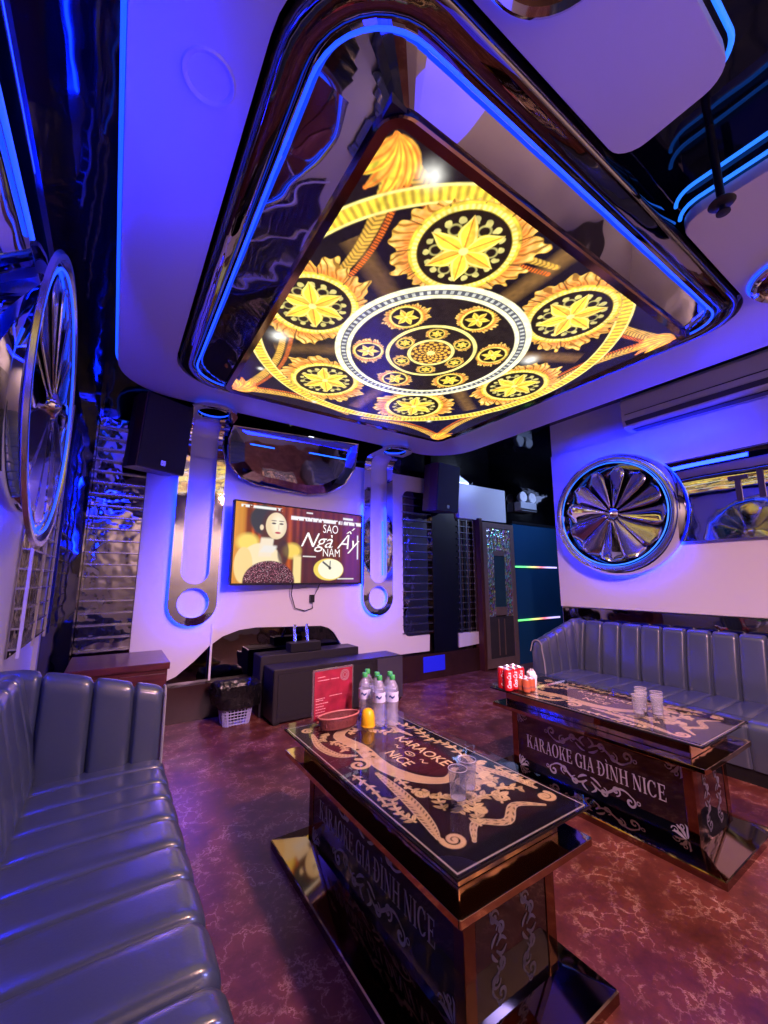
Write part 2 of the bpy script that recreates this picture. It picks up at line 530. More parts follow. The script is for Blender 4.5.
# ================================================================== STRUCTURE
ZC = 3.42
XL, XR = -0.47, 4.70
YB = 4.76
YF = -1.5
XA = 7.3
struct(MB().box(XL - 0.1, XA + 0.1, YF - 0.1, YB + 0.1, -0.1, 0).build('floor', FLOORM))
struct(MB().box(XL - 0.1, XA + 0.1, YF - 0.1, YB + 0.1, ZC, ZC + 0.1).build('ceiling', BLACKG))
struct(MB().box(XL - 0.1, XA + 0.1, YB, YB + 0.1, 0, ZC).build('wall_back', DARKM))
struct(MB().box(XL - 0.1, XL, YF - 0.1, YB, 0, ZC).build('wall_left', WHITE))
struct(MB().box(XR, XR + 0.12, YF - 0.1, 3.06, 0, ZC).build('wall_right', WHITE))
struct(MB().box(XR + 0.12, XA, 2.94, 3.06, 0, ZC).build('wall_alcove', mat('alcove_paint', (0.46, 0.42, 0.34), 0.5, mottle=(2, 0.1))))
struct(MB().box(XA, XA + 0.1, 2.94, YB, 0, ZC).build('wall_end', BLACKG))
struct(MB().box(XL, XR, YF - 0.1, YF, 0, ZC).build('wall_front', mat('front_wall_paint', (0.70, 0.62, 0.62), 0.35, mottle=(2, 0.06))))


def mpy(d0):
    return lambda a, b, d: (a, d0 + d, b)


# white cladding of the stage wall: sweeping lower edge, C-shaped louvre opening on its right
out = [(0.20, 0.74), (0.22, 0.37), (0.46, 0.37), (0.62, 0.43)]
out += [(0.78, 0.56), (0.92, 0.70), (1.05, 0.79), (1.22, 0.845), (1.40, 0.86), (2.20, 0.83), (2.30, 0.80), (2.38, 0.74), (2.50, 0.56), (2.60, 0.44), (2.70, 0.385), (2.85, 0.37)]
out += [(3.93, 0.37), (3.94, 0.60), (3.62, 0.60)]
out += [(a, b) for a, b in arc(3.58, 0.72, 0.12, 270, 180, 6)]
out += [(a, b) for a, b in arc(3.58, 2.58, 0.12, 180, 90, 6)]
out += [(3.97, 2.70), (3.98, 2.93), (0.20, 2.93)]
struct(MB().prism(out, mpy(4.715), 0, 0.035).build('wall_panel_back', WHITE, bevel=0.004),
       'white glossy wall cladding with swept lower edge behind the television')
struct(MB().box(0.925, 0.945, 4.695, 4.714, 0.36, 0.93).build('trim_1', WHITE))
struct(MB().box(-0.36, 4.95, 4.66, YB, 0, 0.34).build('baseboard_back', DWOOD))
struct(MB().prism([(4.47, 0.38), (4.90, 0.40), (4.90, 0.585), (4.47, 0.585)], mpy(4.66), 0, 0.08).build('trim_2', WHITE))
struct(MB().box(4.50, 5.62, 4.62, YB, 2.36, 2.93).build('wall_panel_door', WHITE))
# dark mirror columns
struct(MB().box(-0.46, -0.24, 4.40, YB, 0, ZC).build('column_left', DARKM))
struct(MB().box(3.99, 4.47, 4.68, YB, 0.34, ZC).build('column_right', DARKM))
struct(MB().box(XL, XL + 0.03, 4.30, 4.40, 0.6, 2.9).build('trim_3', WHITE))
# white cladding on the right wall, and its plinth
struct(MB().box(4.655, XR, YF, 3.05, 1.07, 2.98).build('wall_panel_right', WHITE, bevel=0.004))
struct(MB().box(4.66, XR, YF, 3.03, 0.0, 1.06).build('baseboard_right', DARKM))

# ------------------------------------------------------------------ dropped white ceiling panel with notch
RO = (0.29, 3.39, 0.67, 3.76)          # rim, outer x0 x1 y0 y1
ring = rrect(*RO, (0.42, 0.32, 0.42, 0.42), 10)
g = 0.02
ringo = rrect(RO[0] - g, RO[1] + g, RO[2] - g, RO[3] + g, (0.42, 0.32, 0.42, 0.42), 10)
near = RO[2] - g
rr = 0.10
outer = [(2.20, near - rr)] + [(2.20, -0.5), (3.97, -0.5)] + arc(3.97 - 0.55, 4.30 - 0.55, 0.55, 0, 90, 10) + \
        arc(-0.12 + 0.5, 4.22 - 0.5, 0.5, 90, 180, 10) + [(-0.12, 0.27)] + arc(1.64 - 0.09, 0.27 + 0.09, 0.09, 270, 360, 6) + [(1.64, near - rr)]
outer += arc(1.64 - rr, near - rr, rr, 0, 90, 6)
# walk the opening: from near edge leftwards, up, across, right, back to the notch
L_ = ringo[:11]; R_ = ringo[11:22]; FR = ringo[22:33]; FL = ringo[33:44]
hole = list(reversed(L_)) + list(reversed(FL)) + list(reversed(FR)) + list(reversed(R_))
outer += hole
outer += arc(2.20 + rr, near - rr, rr, 90, 180, 6)[:-1]
struct(MB().prism(outer, lambda a, b, d: (a, b, d), 3.14, 3.20).build('ceiling_panel', WHITE2, bevel=0.006),
       'white dropped ceiling slab around the light screen')

# ================================================================== CEILING LED SCREEN
LX0, LX1, LY0, LY1, LZ = 0.698, 3.08, 0.98, 3.467, 3.02


def led_image(n=620):
    ny = int(n * 2.487 / 2.382)
    U, V = np.meshgrid(np.linspace(0, 1, n), np.linspace(0, 1, ny))
    X = U * 2.382; Y = V * 2.487
    img = np.zeros((ny, n, 3)); img[...] = (0.010, 0.006, 0.009)
    nz = vnoise(X * 3, Y * 3, 1); nf = vnoise(X * 22, Y * 22, 2); nff = vnoise(X * 45, Y * 45, 3)
    put(img, 0.9 * np.clip((X + Y - 2.6) / 1.6, 0, 1) * nz, (0.012, 0.010, 0.055))
    cx, cy = 0.455 * 2.382, 0.437 * 2.487
    Rr = np.hypot(X - cx, Y - cy); TH = np.arctan2(Y - cy, X - cx)
    px = 2.382 / n
    YEL = np.array((0.95, 0.76, 0.06)); GOLD = np.array((0.95, 0.52, 0.07)); ORG = np.array((0.80, 0.16, 0.02)); PALE = np.array((0.98, 0.84, 0.26)); WHI = np.array((1.0, 0.94, 0.60))
    # soft brown beams between the medallions
    for k in range(6):
        a = math.radians(30 + 60 * k)
        s_ = (X - cx) * math.cos(a) + (Y - cy) * math.sin(a); t_ = -(X - cx) * math.sin(a) + (Y - cy) * math.cos(a)
        put(img, 0.75 * soft(np.abs(t_) - 0.05, 0.06) * (s_ > 0.62) * (s_ < 1.12) * (0.35 + 0.65 * nz), (0.30, 0.15, 0.04))
    # corner ropes and feathers
    R0 = 1.235
    for (qx, qy) in ((0, 0), (1, 0), (0, 1), (1, 1)):
        ox, oy = (2.382 * qx, 2.487 * qy); sx = 1 if qx == 0 else -1; sy = 1 if qy == 0 else -1
        for (ax, ay) in ((1, 0), (0, 1)):
            P = []
            for i in range(15):
                t = i / 14
                e1 = 0.06 + 1.05 * t; e2 = 0.07 + 0.10 * math.sin(t * PI) + 0.02 * t
                P.append((ox + sx * (e1 if ax else e2), oy + sy * (e2 if ax else e1)))
            d, t = stroke_d(X, Y, P)
            w = 0.042 * (1 - 0.6 * t)
            band = 0.55 + 0.45 * np.sin(t * 260 + d * 160)
            put(img, soft(d - w, px * 2) * (0.25 + 0.75 * band), GOLD * 0.9)
            d2, t2 = stroke_d(X, Y, [(p[0] + sx * 0.055 * (0 if ax else 1), p[1] + sy * 0.055 * ax) for p in P])
            put(img, soft(d2 - 0.014, px * 2) * (0.3 + 0.7 * (np.sin(t2 * 380) > 0)), ORG * 0.9)
        for j in range(7):
            a = math.radians(45 + (j - 3) * 15)
            ln = 0.27 - 0.03 * abs(j - 3)
            P = [(ox + sx * (0.03 + ln * s * math.cos(a + 0.5 * s)), oy + sy * (0.03 + ln * s * math.sin(a + 0.5 * s))) for s in np.linspace(0, 1, 8)]
            d, t = stroke_d(X, Y, P)
            w = 0.032 * np.sin(PI * np.clip(t, 0.06, 0.97)) ** 0.7
            put(img, soft(d - w, px * 2) * (0.55 + 0.45 * nff), (YEL if j % 2 else GOLD * 0.8 + ORG * 0.2))
            put(img, 0.8 * soft(np.abs(d - w * 0.55) - 0.005, px * 2), ORG)
    # big outer rope ring
    put(img, soft(np.abs(Rr - R0) - 0.043, px * 2), GOLD * 0.45)
    tick = 0.5 + 0.5 * np.sin(TH * 200)
    put(img, soft(np.abs(Rr - R0) - 0.038, px * 2) * (0.15 + 0.85 * tick), YEL)
    put(img, soft(np.abs(Rr - R0 - 0.040) - 0.006, px * 2), PALE)
    put(img, soft(np.abs(Rr - R0 + 0.040) - 0.006, px * 2), PALE)

    def medal(mx, my, r, rot, leaf=True, petals=6, fine=True):
        x = X - mx; y = Y - my
        sel = (np.abs(x) < 2 * r) & (np.abs(y) < 2 * r)
        ii = np.where(sel.any(1))[0]; jj = np.where(sel.any(0))[0]
        if len(ii) == 0 or len(jj) == 0: return
        sl = (slice(ii[0], ii[-1] + 1), slice(jj[0], jj[-1] + 1))
        x = x[sl]; y = y[sl]; sub_ = img[sl]
        rho = np.hypot(x, y) / r; th = np.arctan2(y, x) - rot
        pw = px / r * 2
        nn = vnoise(x / r * 5 + 20, y / r * 5 + 20, 5); n2 = vnoise(x / r * 12 + 40, y / r * 12 + 40, 6)
        if leaf:
            ac = np.abs(np.sin(th))                       # acanthus wings at both tangential sides
            lob = np.abs(np.cos(th * 5.5 + 0.8 * rho)) ** 0.6
            edge = 1.20 + 0.50 * ac ** 2.2 * (0.45 + 0.55 * lob) * (0.65 + 0.7 * nn) + 0.05 * np.cos(th * 34)
            put(sub_, soft(rho - edge, pw), GOLD * 0.85)
            vein = 0.5 + 0.5 * np.cos(th * 40 + rho * 14 + 5 * nn)
            put(sub_, soft(rho - edge + 0.03, pw) * np.clip(vein * 1.3 * n2, 0, 1), PALE)
            put(sub_, soft(rho - edge, pw) * np.clip((0.25 - vein) * 4, 0, 0.75) * (rho > 1.2), (0.16, 0.05, 0.01))
            put(sub_, soft(rho - edge + 0.03, pw) * (rho > 1.18) * np.clip(1.15 - (rho - 1.2) / 0.34, 0, 1) * (0.35 + 0.65 * vein) * ac, ORG)
            put(sub_, soft(rho - 1.20, pw), GOLD * 0.5)
            put(sub_, soft(rho - 1.18, pw) * (0.25 + 0.75 * n2), YEL)
            put(sub_, soft(rho - edge, pw) * (rho > 1.14) * np.clip((0.30 - lob) * 5, 0, 0.85), (0.10, 0.03, 0.01))
        put(sub_, soft(np.abs(rho - 1.06) - 0.05, pw) * (0.6 + 0.4 * np.sin(th * 60)), PALE)
        put(sub_, soft(rho - 1.0, pw), (0.018, 0.010, 0.006))
        if fine:
            fil = (np.sin(th * petals * 3) * 0.5 + 0.5) * np.exp(-((rho - 0.80) / 0.09) ** 2)
            put(sub_, np.clip((fil + 0.7 * n2 * np.exp(-((rho - 0.72) / 0.16) ** 2) - 0.62) * 4, 0, 0.8), PALE * 0.8)
            for k in range(petals):
                a = (k + 0.5) * 2 * PI / petals + rot
                dd = np.hypot(x / r - 0.60 * math.cos(a), y / r - 0.60 * math.sin(a))
                put(sub_, 0.8 * soft(np.abs(dd - 0.13) - 0.02, pw), PALE * 0.6)
        w_ = 2 * PI / petals
        a = (th + w_ / 2) % w_ - w_ / 2
        kk = np.floor((th + w_ / 2) / w_)
        t = rho * np.cos(a); s_ = rho * np.sin(a)
        Lp = 0.88
        hw = 0.205 * np.sin(PI * np.clip(t / Lp, 0, 1) ** 0.85) ** 1.1 * (1 + 0.12 * np.sign(s_) * np.sin(t * 9))
        ins = soft(np.abs(s_) - hw, pw) * (t > 0) * (t < Lp)
        put(sub_, ins, YEL)
        put(sub_, ins * (s_ > 0) * np.where(kk % 2 == 0, 0.75, 0.3) * (0.5 + 0.5 * nn), ORG * 0.6 + GOLD * 0.4)
        put(sub_, ins * soft(np.abs(s_) - 0.012, pw), ORG * 0.7)
        put(sub_, ins * soft(np.abs(np.abs(s_) - hw * 0.82) - 0.02, pw) * 0.7, PALE)
        put(sub_, soft(rho - 0.10, pw), PALE)

    # six large medallions
    for k in range(6):
        a = math.radians(60 * k)
        medal(cx + 0.925 * math.cos(a), cy + 0.925 * math.sin(a), 0.235, a + PI / 2 * 0 + 0.0, True)
    # central plate
    put(img, soft(Rr - 0.69, px * 2), (0.02, 0.012, 0.012))
    put(img, soft(np.abs(Rr - 0.672) - 0.020, px * 2), WHI)
    put(img, soft(np.abs(Rr - 0.632) - 0.020, px * 2), (0.10, 0.10, 0.12))
    put(img, soft(np.abs(Rr - 0.632) - 0.014, px * 2) * (np.sin(TH * 90) > 0.1), (0.55, 0.55, 0.5))
    put(img, soft(np.abs(Rr - 0.597) - 0.014, px * 2), WHI)
    for k in range(6):
        a = math.radians(30 + 60 * k)
        medal(cx + 0.455 * math.cos(a), cy + 0.455 * math.sin(a), 0.092, a, True, fine=False)
    put(img, soft(np.abs(Rr - 0.315) - 0.013, px * 2), PALE)
    put(img, soft(Rr - 0.30, px * 2), (0.025, 0.014, 0.012))
    for k in range(6):
        a = math.radians(60 * k)
        medal(cx + 0.232 * math.cos(a), cy + 0.232 * math.sin(a), 0.047, a, True, fine=False)
    put(img, soft(np.abs(Rr - 0.158) - 0.012, px * 2), PALE)
    put(img, soft(Rr - 0.145, px * 2), (0.10, 0.04, 0.02))
    core = (np.sin(TH * 12) * np.sin(Rr * 130) > 0.05)
    put(img, soft(Rr - 0.142, px * 2) * core * 0.9, GOLD)
    put(img, soft(Rr - 0.03, px * 2), PALE)
    # a few glints
    for (gx, gy, gr) in ((0.10, 0.03, 0.045), (0.04, 0.60, 0.05), (0.30, 0.93, 0.02), (0.74, 0.30, 0.05), (0.05, 0.80, 0.02), (0.80, 0.84, 0.02)):
        dd = np.hypot(X - gx * 2.382, Y - gy * 2.487)
        put(img, np.exp(-(dd / gr) ** 2) * 0.9, (1, 0.98, 0.9))
    # panel dot texture
    return np.clip(img, 0, 1.2) * (0.62 + 0.62 * (0.55 * nff + 0.45 * nf)[..., None])


coffer = thing('ceiling_light_coffer', 'rounded dark mirror coffer rim with blue light line around the glowing ceiling screen', 'ceiling light', (1.84, 2.2, 3.2))
n_c = 10
rad = (0.42, 0.32, 0.42, 0.42)


def off(rect, d, rads, z):
    return [(a, b, z) for a, b in rrect(rect[0] + d, rect[1] - d, rect[2] + d, rect[3] - d, tuple(max(0.05, r - d) for r in rads), n_c)]


prof = [(0.0, 3.20), (0.0, 3.14), (0.012, 3.118), (0.03, 3.112), (0.085, 3.112), (0.105, 3.122), (0.12, 3.16)]
MB().grid([off(RO, d, rad, z) for d, z in prof], close_v=True).build('rim', DARKM, coffer, smooth=True, angle=50)
MB().tube(off(RO, 0.128, rad, 3.118), 0.007, closed=True).build('neon_line', NEONM, coffer, smooth=True)
LB = (LX0 - 0.05, LX1 + 0.05, LY0 - 0.05, LY1 + 0.05)
MB().grid([off(RO, 0.125, rad, 3.16), off(LB, 0.0, (0.12,) * 4, 3.055)], close_v=True).build('mirror_slope', COFM, coffer)
scr = thing('ceiling_screen', 'large glowing gold medallion patterned screen in the ceiling', 'screen', (1.89, 2.22, 3.1))
MB().grid([off(LB, 0.0, (0.12,) * 4, 3.06), off(LB, 0.0, (0.12,) * 4, 3.02), off(LB, 0.008, (0.11,) * 4, 3.012), off(LB, 0.05, (0.07,) * 4, 3.016), off(LB, 0.05, (0.07,) * 4, 3.04)], close_v=True).build('bezel', BRONZED, scr)
raster_plane('display', led_image(), lambda u, v: (LX0 + u * (LX1 - LX0), LY0 + v * (LY1 - LY0), LZ + 0 * u), attr_mat('led_panel', LED_STRENGTH, True, 0.25), scr)
MB().box(LX0 - 0.04, LX1 + 0.04, LY0 - 0.04, LY1 + 0.04, 3.03, 3.10).build('backing', BLACKP, scr)

# cove light lines on the free edges of the dropped ceiling
cove = (
    ('blue light line above the left edge of the white ceiling', NEONM, [(-0.135, 0.2, 3.215), (-0.135, 3.72, 3.215)] + [(a - 0.015 * 0, b, 3.215) for a, b in arc(0.38, 3.72, 0.515, 180, 110, 8)]),
    ('cyan light line along the ceiling slab edge right behind the sprinkler', NEONC, [(2.185, -0.4, 3.215), (2.185, 0.54, 3.215)] + [(a, b, 3.215) for a, b in arc(2.30, 0.55, 0.115, 180, 110, 6)]),
    ('cyan light line higher up on the dark side of the slab behind the sprinkler', NEONC, [(2.185, -0.4, 3.30), (2.185, 0.54, 3.30)] + [(a, b, 3.30) for a, b in arc(2.30, 0.56, 0.115, 180, 110, 6)]),
    ('cyan light line above the near slab holding the topmost round mirror lamp', NEONC, [(0.3, 0.25, 3.22), (1.56, 0.25, 3.22)] + [(a, b, 3.22) for a, b in arc(1.56, 0.36, 0.11, 275, 340, 6)]))
struct(MB().box(2.20, 3.9, -0.5, 0.60, 3.20, ZC).build('ceiling_core', BLACKG))
for lab, mm_, pts in cove:
    tag(MB().tube(pts, 0.009).build('cove_light', mm_, smooth=True), lab, 'light strip')


# round mirror lamps in the near ceiling slabs
def round_lamp(x, y, r, label):
    t = thing('round_ceiling_lamp', label, 'ceiling lamp', (x, y, 3.14), 'round mirror lamps in the near ceiling')
    MB().lathe([(r, 3.14), (r, 3.10), (r - 0.012, 3.09), (r - 0.03, 3.10), (r - 0.035, 3.12)], lambda a, b, h: (x + a, y + b, h), 48).build('chrome_ring', CHROME, t, smooth=True)
    MB().lathe([(r - 0.035, 3.12), (0.10, 3.105), (0.0005, 3.10)], lambda a, b, h: (x + a, y + b, h), 48).build('mirror_disc', BRONZED, t, smooth=True)
    MB().lathe([(r + 0.006, 3.138), (r + 0.014, 3.132), (r + 0.006, 3.126), (r + 0.001, 3.132)], lambda a, b, h: (x + a, y + b, h), 48).build('halo_light', NEONM, t, smooth=True)
    return t


round_lamp(0.80, 0.37, 0.23, 'round mirror ceiling lamp with blue halo at the top edge of the picture')
round_lamp(3.12, 0.37, 0.24, 'round mirror ceiling lamp with blue halo near the sprinkler above the air conditioner')
t = tag(MB().lathe([(0.001, 3.139), (0.07, 3.139), (0.075, 3.134), (0.085, 3.132), (0.09, 3.1395)], lambda a, b, h: (0.125 + a, 1.30 + b, h), 40).build('ceiling_speaker', WHITE2, smooth=True),
        'flush round white speaker disc in the left part of the white ceiling', 'speaker')
# sprinkler
sp = thing('fire_sprinkler', 'small dark sprinkler head hanging from the ceiling on a short pipe', 'sprinkler', (2.075, 0.45, ZC))
MB().tube([(2.075, 0.45, ZC), (2.075, 0.45, 3.03)], 0.016, n=10).build('pipe', BLACKP, sp, smooth=True)
MB().lathe([(0.001, 3.035), (0.038, 3.035), (0.05, 3.022), (0.038, 3.012), (0.012, 3.008), (0.012, 2.985), (0.026, 2.98), (0.026, 2.974), (0.001, 2.972)], lambda a, b, h: (2.075 + a, 0.45 + b, h), 24).build('head', BLACKP, sp, smooth=True)

# ================================================================== LED PILLARS ON THE STAGE WALL
def pillar(x, label):
    t = thing('pillar_light', label, 'wall light', (x, 4.7, 0.92), 'chrome loop lights bending from wall to ceiling')
    yw = 4.645; z0 = 0.925; zt = 2.93; rb = 0.16; ye = 4.0
    # path: up the wall, quarter bend, forward under the ceiling
    L1 = zt - z0; L2 = rb * PI / 2; L3 = (yw - rb) - ye
    LT = L1 + L2 + L3

    def path(s_, d):
        if s_ <= L1:
            return (yw - d, z0 + s_)
        if s_ <= L1 + L2:
            a = (s_ - L1) / rb
            return (yw - rb + (rb - d) * math.cos(a), zt + (rb - d) * math.sin(a))
        return (yw - rb - (s_ - L1 - L2), zt + rb - d)

    Wm = 0.232; Hs = 0.135; Rc = 0.15

    def outer_w(s_):
        if s_ < Wm: return math.sqrt(max(0, Wm ** 2 - (Wm - s_) ** 2))
        if s_ > LT - Wm: return math.sqrt(max(0, Wm ** 2 - (s_ - (LT - Wm)) ** 2))
        return Wm

    def hole_w(s_):
        for c, r in ((Wm, Rc), (LT - Wm, Rc)):
            if abs(s_ - c) < r: return math.sqrt(r * r - (s_ - c) ** 2)
        a, b_ = Wm + Rc + 0.04, LT - Wm - Rc - 0.02
        if a < s_ < b_:
            if s_ < a + Hs: return math.sqrt(max(0, Hs ** 2 - (a + Hs - s_) ** 2))
            if s_ > b_ - Hs: return math.sqrt(max(0, Hs ** 2 - (s_ - b_ + Hs) ** 2))
            return Hs
        return 0.0

    ss = sorted(set([0.0, LT] + [Wm * (1 - math.cos(k * PI / 24)) for k in range(13)] + [LT - Wm * (1 - math.cos(k * PI / 24)) for k in range(13)] +
                    [c + r * math.cos(k * PI / 20) for c, r in ((Wm, Rc), (LT - Wm, Rc)) for k in range(21)] +
                    [Wm + Rc + 0.04 + Hs * (1 - math.cos(k * PI / 24)) for k in range(13)] + [LT - Wm - Rc - 0.02 - Hs * (1 - math.cos(k * PI / 24)) for k in range(13)] +
                    [LT * k / 90 for k in range(91)]))
    B = MB(); th = 0.026
    for sg in (-1, 1):
        fo, fi, bo, bi = [], [], [], []
        for s_ in ss:
            o_, h_ = outer_w(s_), hole_w(s_)
            for lst, w_, d in ((fo, o_, th), (fi, h_, th), (bo, o_, 0), (bi, h_, 0)):
                y, z = path(s_, d); lst.append((x + sg * w_, y, z))
        B.grid([fo, fi]); B.grid([bo, bi]); B.grid([fo, bo]); B.grid([fi, bi])
    B.build('chrome_frame', CHROME, t, smooth=True, angle=35)
    rows_ = []
    for s_ in [q for q in ss if L1 - 0.22 < q < LT - 2 * Wm]:
        y, z = path(s_, -0.012); rows_.append([(x - 0.16, y, z), (x + 0.16, y, z)])
    MB().grid(rows_).build('back_strip', WHITE, t, smooth=True)
    # neon behind the outline
    pts = []
    for sg in (-1, 1):
        row = [s_ for s_ in ss if 0 <= s_ <= L1 - 0.5]
        seq = []
        for s_ in row:
            y, z = path(s_, -0.035); seq.append((x + sg * max(0, outer_w(s_) - 0.035), y, z))
        pts = (list(reversed(seq)) if sg < 0 else pts + seq) if sg < 0 else pts + seq[1:]
    MB().tube(pts, 0.010).build('neon_outline', HALO, t, smooth=True)
    yc = ye + Wm
    MB().tube([(x + 0.165 * math.cos(k * PI / 16), yc + 0.165 * math.sin(k * PI / 16), zt + rb + 0.014) for k in range(32)], 0.009, closed=True).build('neon_ring', NEONM, t, smooth=True)
    return t, yc


pillar(0.715, 'chrome loop wall light with blue glow left of the television')
pillar(2.985, 'chrome loop wall light with blue glow right of the television')
# the one lit tube seen inside the right loop
tag(MB().tube([(3.10, 4.70, 1.45), (3.10, 4.70, 2.20)], 0.012).build('tube_light', NEONC, smooth=True), 'short vertical blue tube inside the chrome loop right of the television', 'tube light')

# ================================================================== TELEVISION
A = Vector((1.017, 4.45, 0)); Bv = Vector((2.726, 4.665, 0)); dx = (Bv - A); tw = dx.length; dx.normalize(); nrm = Vector((dx.y, -dx.x, 0))
TZ0, TZ1 = 1.335, 2.245


def tvp(u, v, d):
    p = A + dx * (u * tw) + nrm * d
    return (p.x, p.y, TZ0 + v * (TZ1 - TZ0))


def tv_image(nx=360, ny=200):
    U, V = np.meshgrid(np.linspace(0, 1, nx), np.linspace(0, 1, ny))
    a = tw / (TZ1 - TZ0)
    X = U * a; Y = V
    img = np.zeros((ny, nx, 3))
    st = 0.5 + 0.5 * np.sin(X * 62 + 0.8 * np.sin(X * 21)); st2 = vnoise(X * 30, Y * 1.2, 9)
    img[...] = 0
    cur = (0.25 + 0.75 * st * st2)[..., None] * np.array((0.75, 0.13, 0.01))
    img += cur
    put(img, soft(0.78 - X, 0.2) * 0.72, (0.10, 0.02, 0.02))
    put(img, soft(X - 0.13, 0.06) * 0.6, (1.0, 0.45, 0.05))
    put(img, soft(Y - 0.45 - 0.25 * np.sin(X * 3), 0.3) * soft(0.8 - X, 0.1) * 0.6, (0.05, 0.012, 0.03))
    put(img, soft(np.abs(X - 1.72) - 0.13, 0.1) * 0.6, (0.18, 0.03, 0.22))
    # singer: hair, neck, shoulders, dress, face
    X0_ = X; X = (X - 0.02) / 1.14; Y0_ = Y; Y = (Y - 0.0) / 1.0
    put(img, soft(np.hypot((X - 0.31) / 0.16, (Y - 0.80) / 0.20) - 1, 0.2), (0.04, 0.045, 0.05))
    put(img, soft(np.hypot((X - 0.44) / 0.15, (Y - 0.66) / 0.30) - 1, 0.35), (0.10, 0.035, 0.02))
    put(img, soft(np.hypot((X - 0.14) / 0.12, (Y - 0.50) / 0.11) - 1, 0.5), (1.0, 0.75, 0.15))
    put(img, soft(np.hypot((X - 0.66) / 0.11, (Y - 0.42) / 0.10) - 1, 0.5), (1.0, 0.70, 0.12))
    put(img, soft(np.hypot((X - 0.30) / 0.24, (Y - 0.24) / 0.26) - 1, 0.08), (1.0, 0.82, 0.50))
    put(img, soft(np.hypot((X - 0.10) / 0.10, (Y - 0.22) / 0.22) - 1, 0.1), (1.0, 0.72, 0.30))
    put(img, soft(np.abs(X - 0.73) - 0.05, 0.02) * soft(Y - 0.36, 0.05), (1.0, 0.78, 0.32))
    put(img, soft(np.abs(X - 0.35 - 0.1 * (Y - 0.5)) - 0.075, 0.02) * soft(np.abs(Y - 0.45) - 0.12, 0.03), (0.95, 0.82, 0.62))
    put(img, soft(np.abs(X - 0.37 - 0.02 * np.sin(Y * 30)) - 0.08, 0.03) * soft(np.abs(Y - 0.43) - 0.045, 0.03), (0.90, 0.85, 0.78))
    dr = soft(np.hypot((X - 0.40) / 0.30, (Y - 0.02) / 0.26) - 1, 0.05)
    put(img, dr, (0.05, 0.006, 0.02))
    sq = np.random.default_rng(4).random((ny, nx))
    put(img, dr * (sq > 0.88) * (Y > 0.02), (0.9, 0.35, 0.45)); put(img, dr * (sq > 0.975), (1, 0.95, 0.95))
    put(img, soft(np.hypot((X - 0.55) / 0.07, (Y - 0.40) / 0.16) - 1, 0.3) * 0.85, (0.06, 0.03, 0.03))
    fc = soft(np.hypot((X - 0.455) / 0.125, (Y - 0.735) / 0.175) - 1, 0.06)
    put(img, fc, (0.92, 0.72, 0.42))
    put(img, fc * soft(np.hypot((X - 0.49) / 0.08, (Y - 0.76) / 0.13) - 1, 0.9), (1.0, 0.92, 0.68))
    put(img, fc * soft(0.52 - X, 0.08) * 0.35, (0.80, 0.60, 0.40))
    for ex in (0.425, 0.515):
        put(img, soft(np.hypot((X - ex) / 0.026, (Y - 0.765) / 0.011) - 1, 0.4), (0.08, 0.05, 0.05))
        put(img, soft(np.hypot((X - ex) / 0.034, (Y - 0.80) / 0.007) - 1, 0.5) * 0.8, (0.15, 0.08, 0.06))
    put(img, soft(np.abs(X - 0.484) - 0.006, 0.01) * soft(np.abs(Y - 0.72) - 0.035, 0.02) * 0.6, (0.65, 0.45, 0.32))
    put(img, soft(np.hypot((X - 0.476) / 0.034, (Y - 0.645) / 0.013) - 1, 0.4), (0.55, 0.05, 0.08))
    put(img, soft(np.hypot((X - 0.285) / 0.022, (Y - 0.70) / 0.035) - 1, 0.4), (0.95, 0.75, 0.5))
    X = X0_
    # clock
    put(img, soft(np.hypot((X - 1.345) / 0.245, (Y - 0.185) / 0.155) - 1, 0.03), (0.95, 0.72, 0.12))
    put(img, soft(np.hypot((X - 1.375) / 0.205, (Y - 0.190) / 0.14) - 1, 0.05), (1.0, 0.97, 0.72))
    d, _ = stroke_d(X, Y, [(1.36, 0.21), (1.25, 0.285)]); put(img, soft(d - 0.012, 0.01), (0.03, 0.03, 0.03))
    d, _ = stroke_d(X, Y, [(1.36, 0.21), (1.365, 0.30)]); put(img, soft(d - 0.007, 0.01), (0.03, 0.03, 0.03))
    put(img, soft(np.hypot(X - 1.36, Y - 0.205) - 0.022, 0.01), (0.03, 0.03, 0.03))
    # bright caption band and small lines
    bb = vnoise(X * 60, Y * 20, 12)
    put(img, soft(np.abs(Y - 0.865) - 0.026, 0.012) * (X > 0.74) * (bb > 0.28), (1, 0.96, 0.96))
    put(img, soft(np.abs(Y - 0.955) - 0.017, 0.012) * (X > 0.07) * (X < 0.62) * (bb > 0.25), (0.95, 0.95, 0.9))
    put(img, soft(np.abs(Y - 0.955) - 0.010, 0.01) * (np.abs(X - 1.02) < 0.05), (0.9, 0.9, 0.8))
    put(img, soft(np.abs(Y - 0.93) - 0.016, 0.01) * (np.abs(X - 1.66) < 0.09), (0.9, 0.9, 0.85))
    put(img, soft(np.abs(X - 1.835) - 0.012, 0.008) * soft(np.abs(Y - 0.52) - 0.18, 0.01), (0.95, 0.95, 0.95))
    put(img, soft(np.abs(Y - 0.355) - 0.008, 0.008) * (np.abs(X - 1.03) < 0.10), (0.9, 0.88, 0.8))
    put(img, soft(np.abs(Y - 0.055) - 0.008, 0.008) * (np.abs(X - 1.63) < 0.14), (0.9, 0.88, 0.8))
    return np.clip(img, 0, 1)


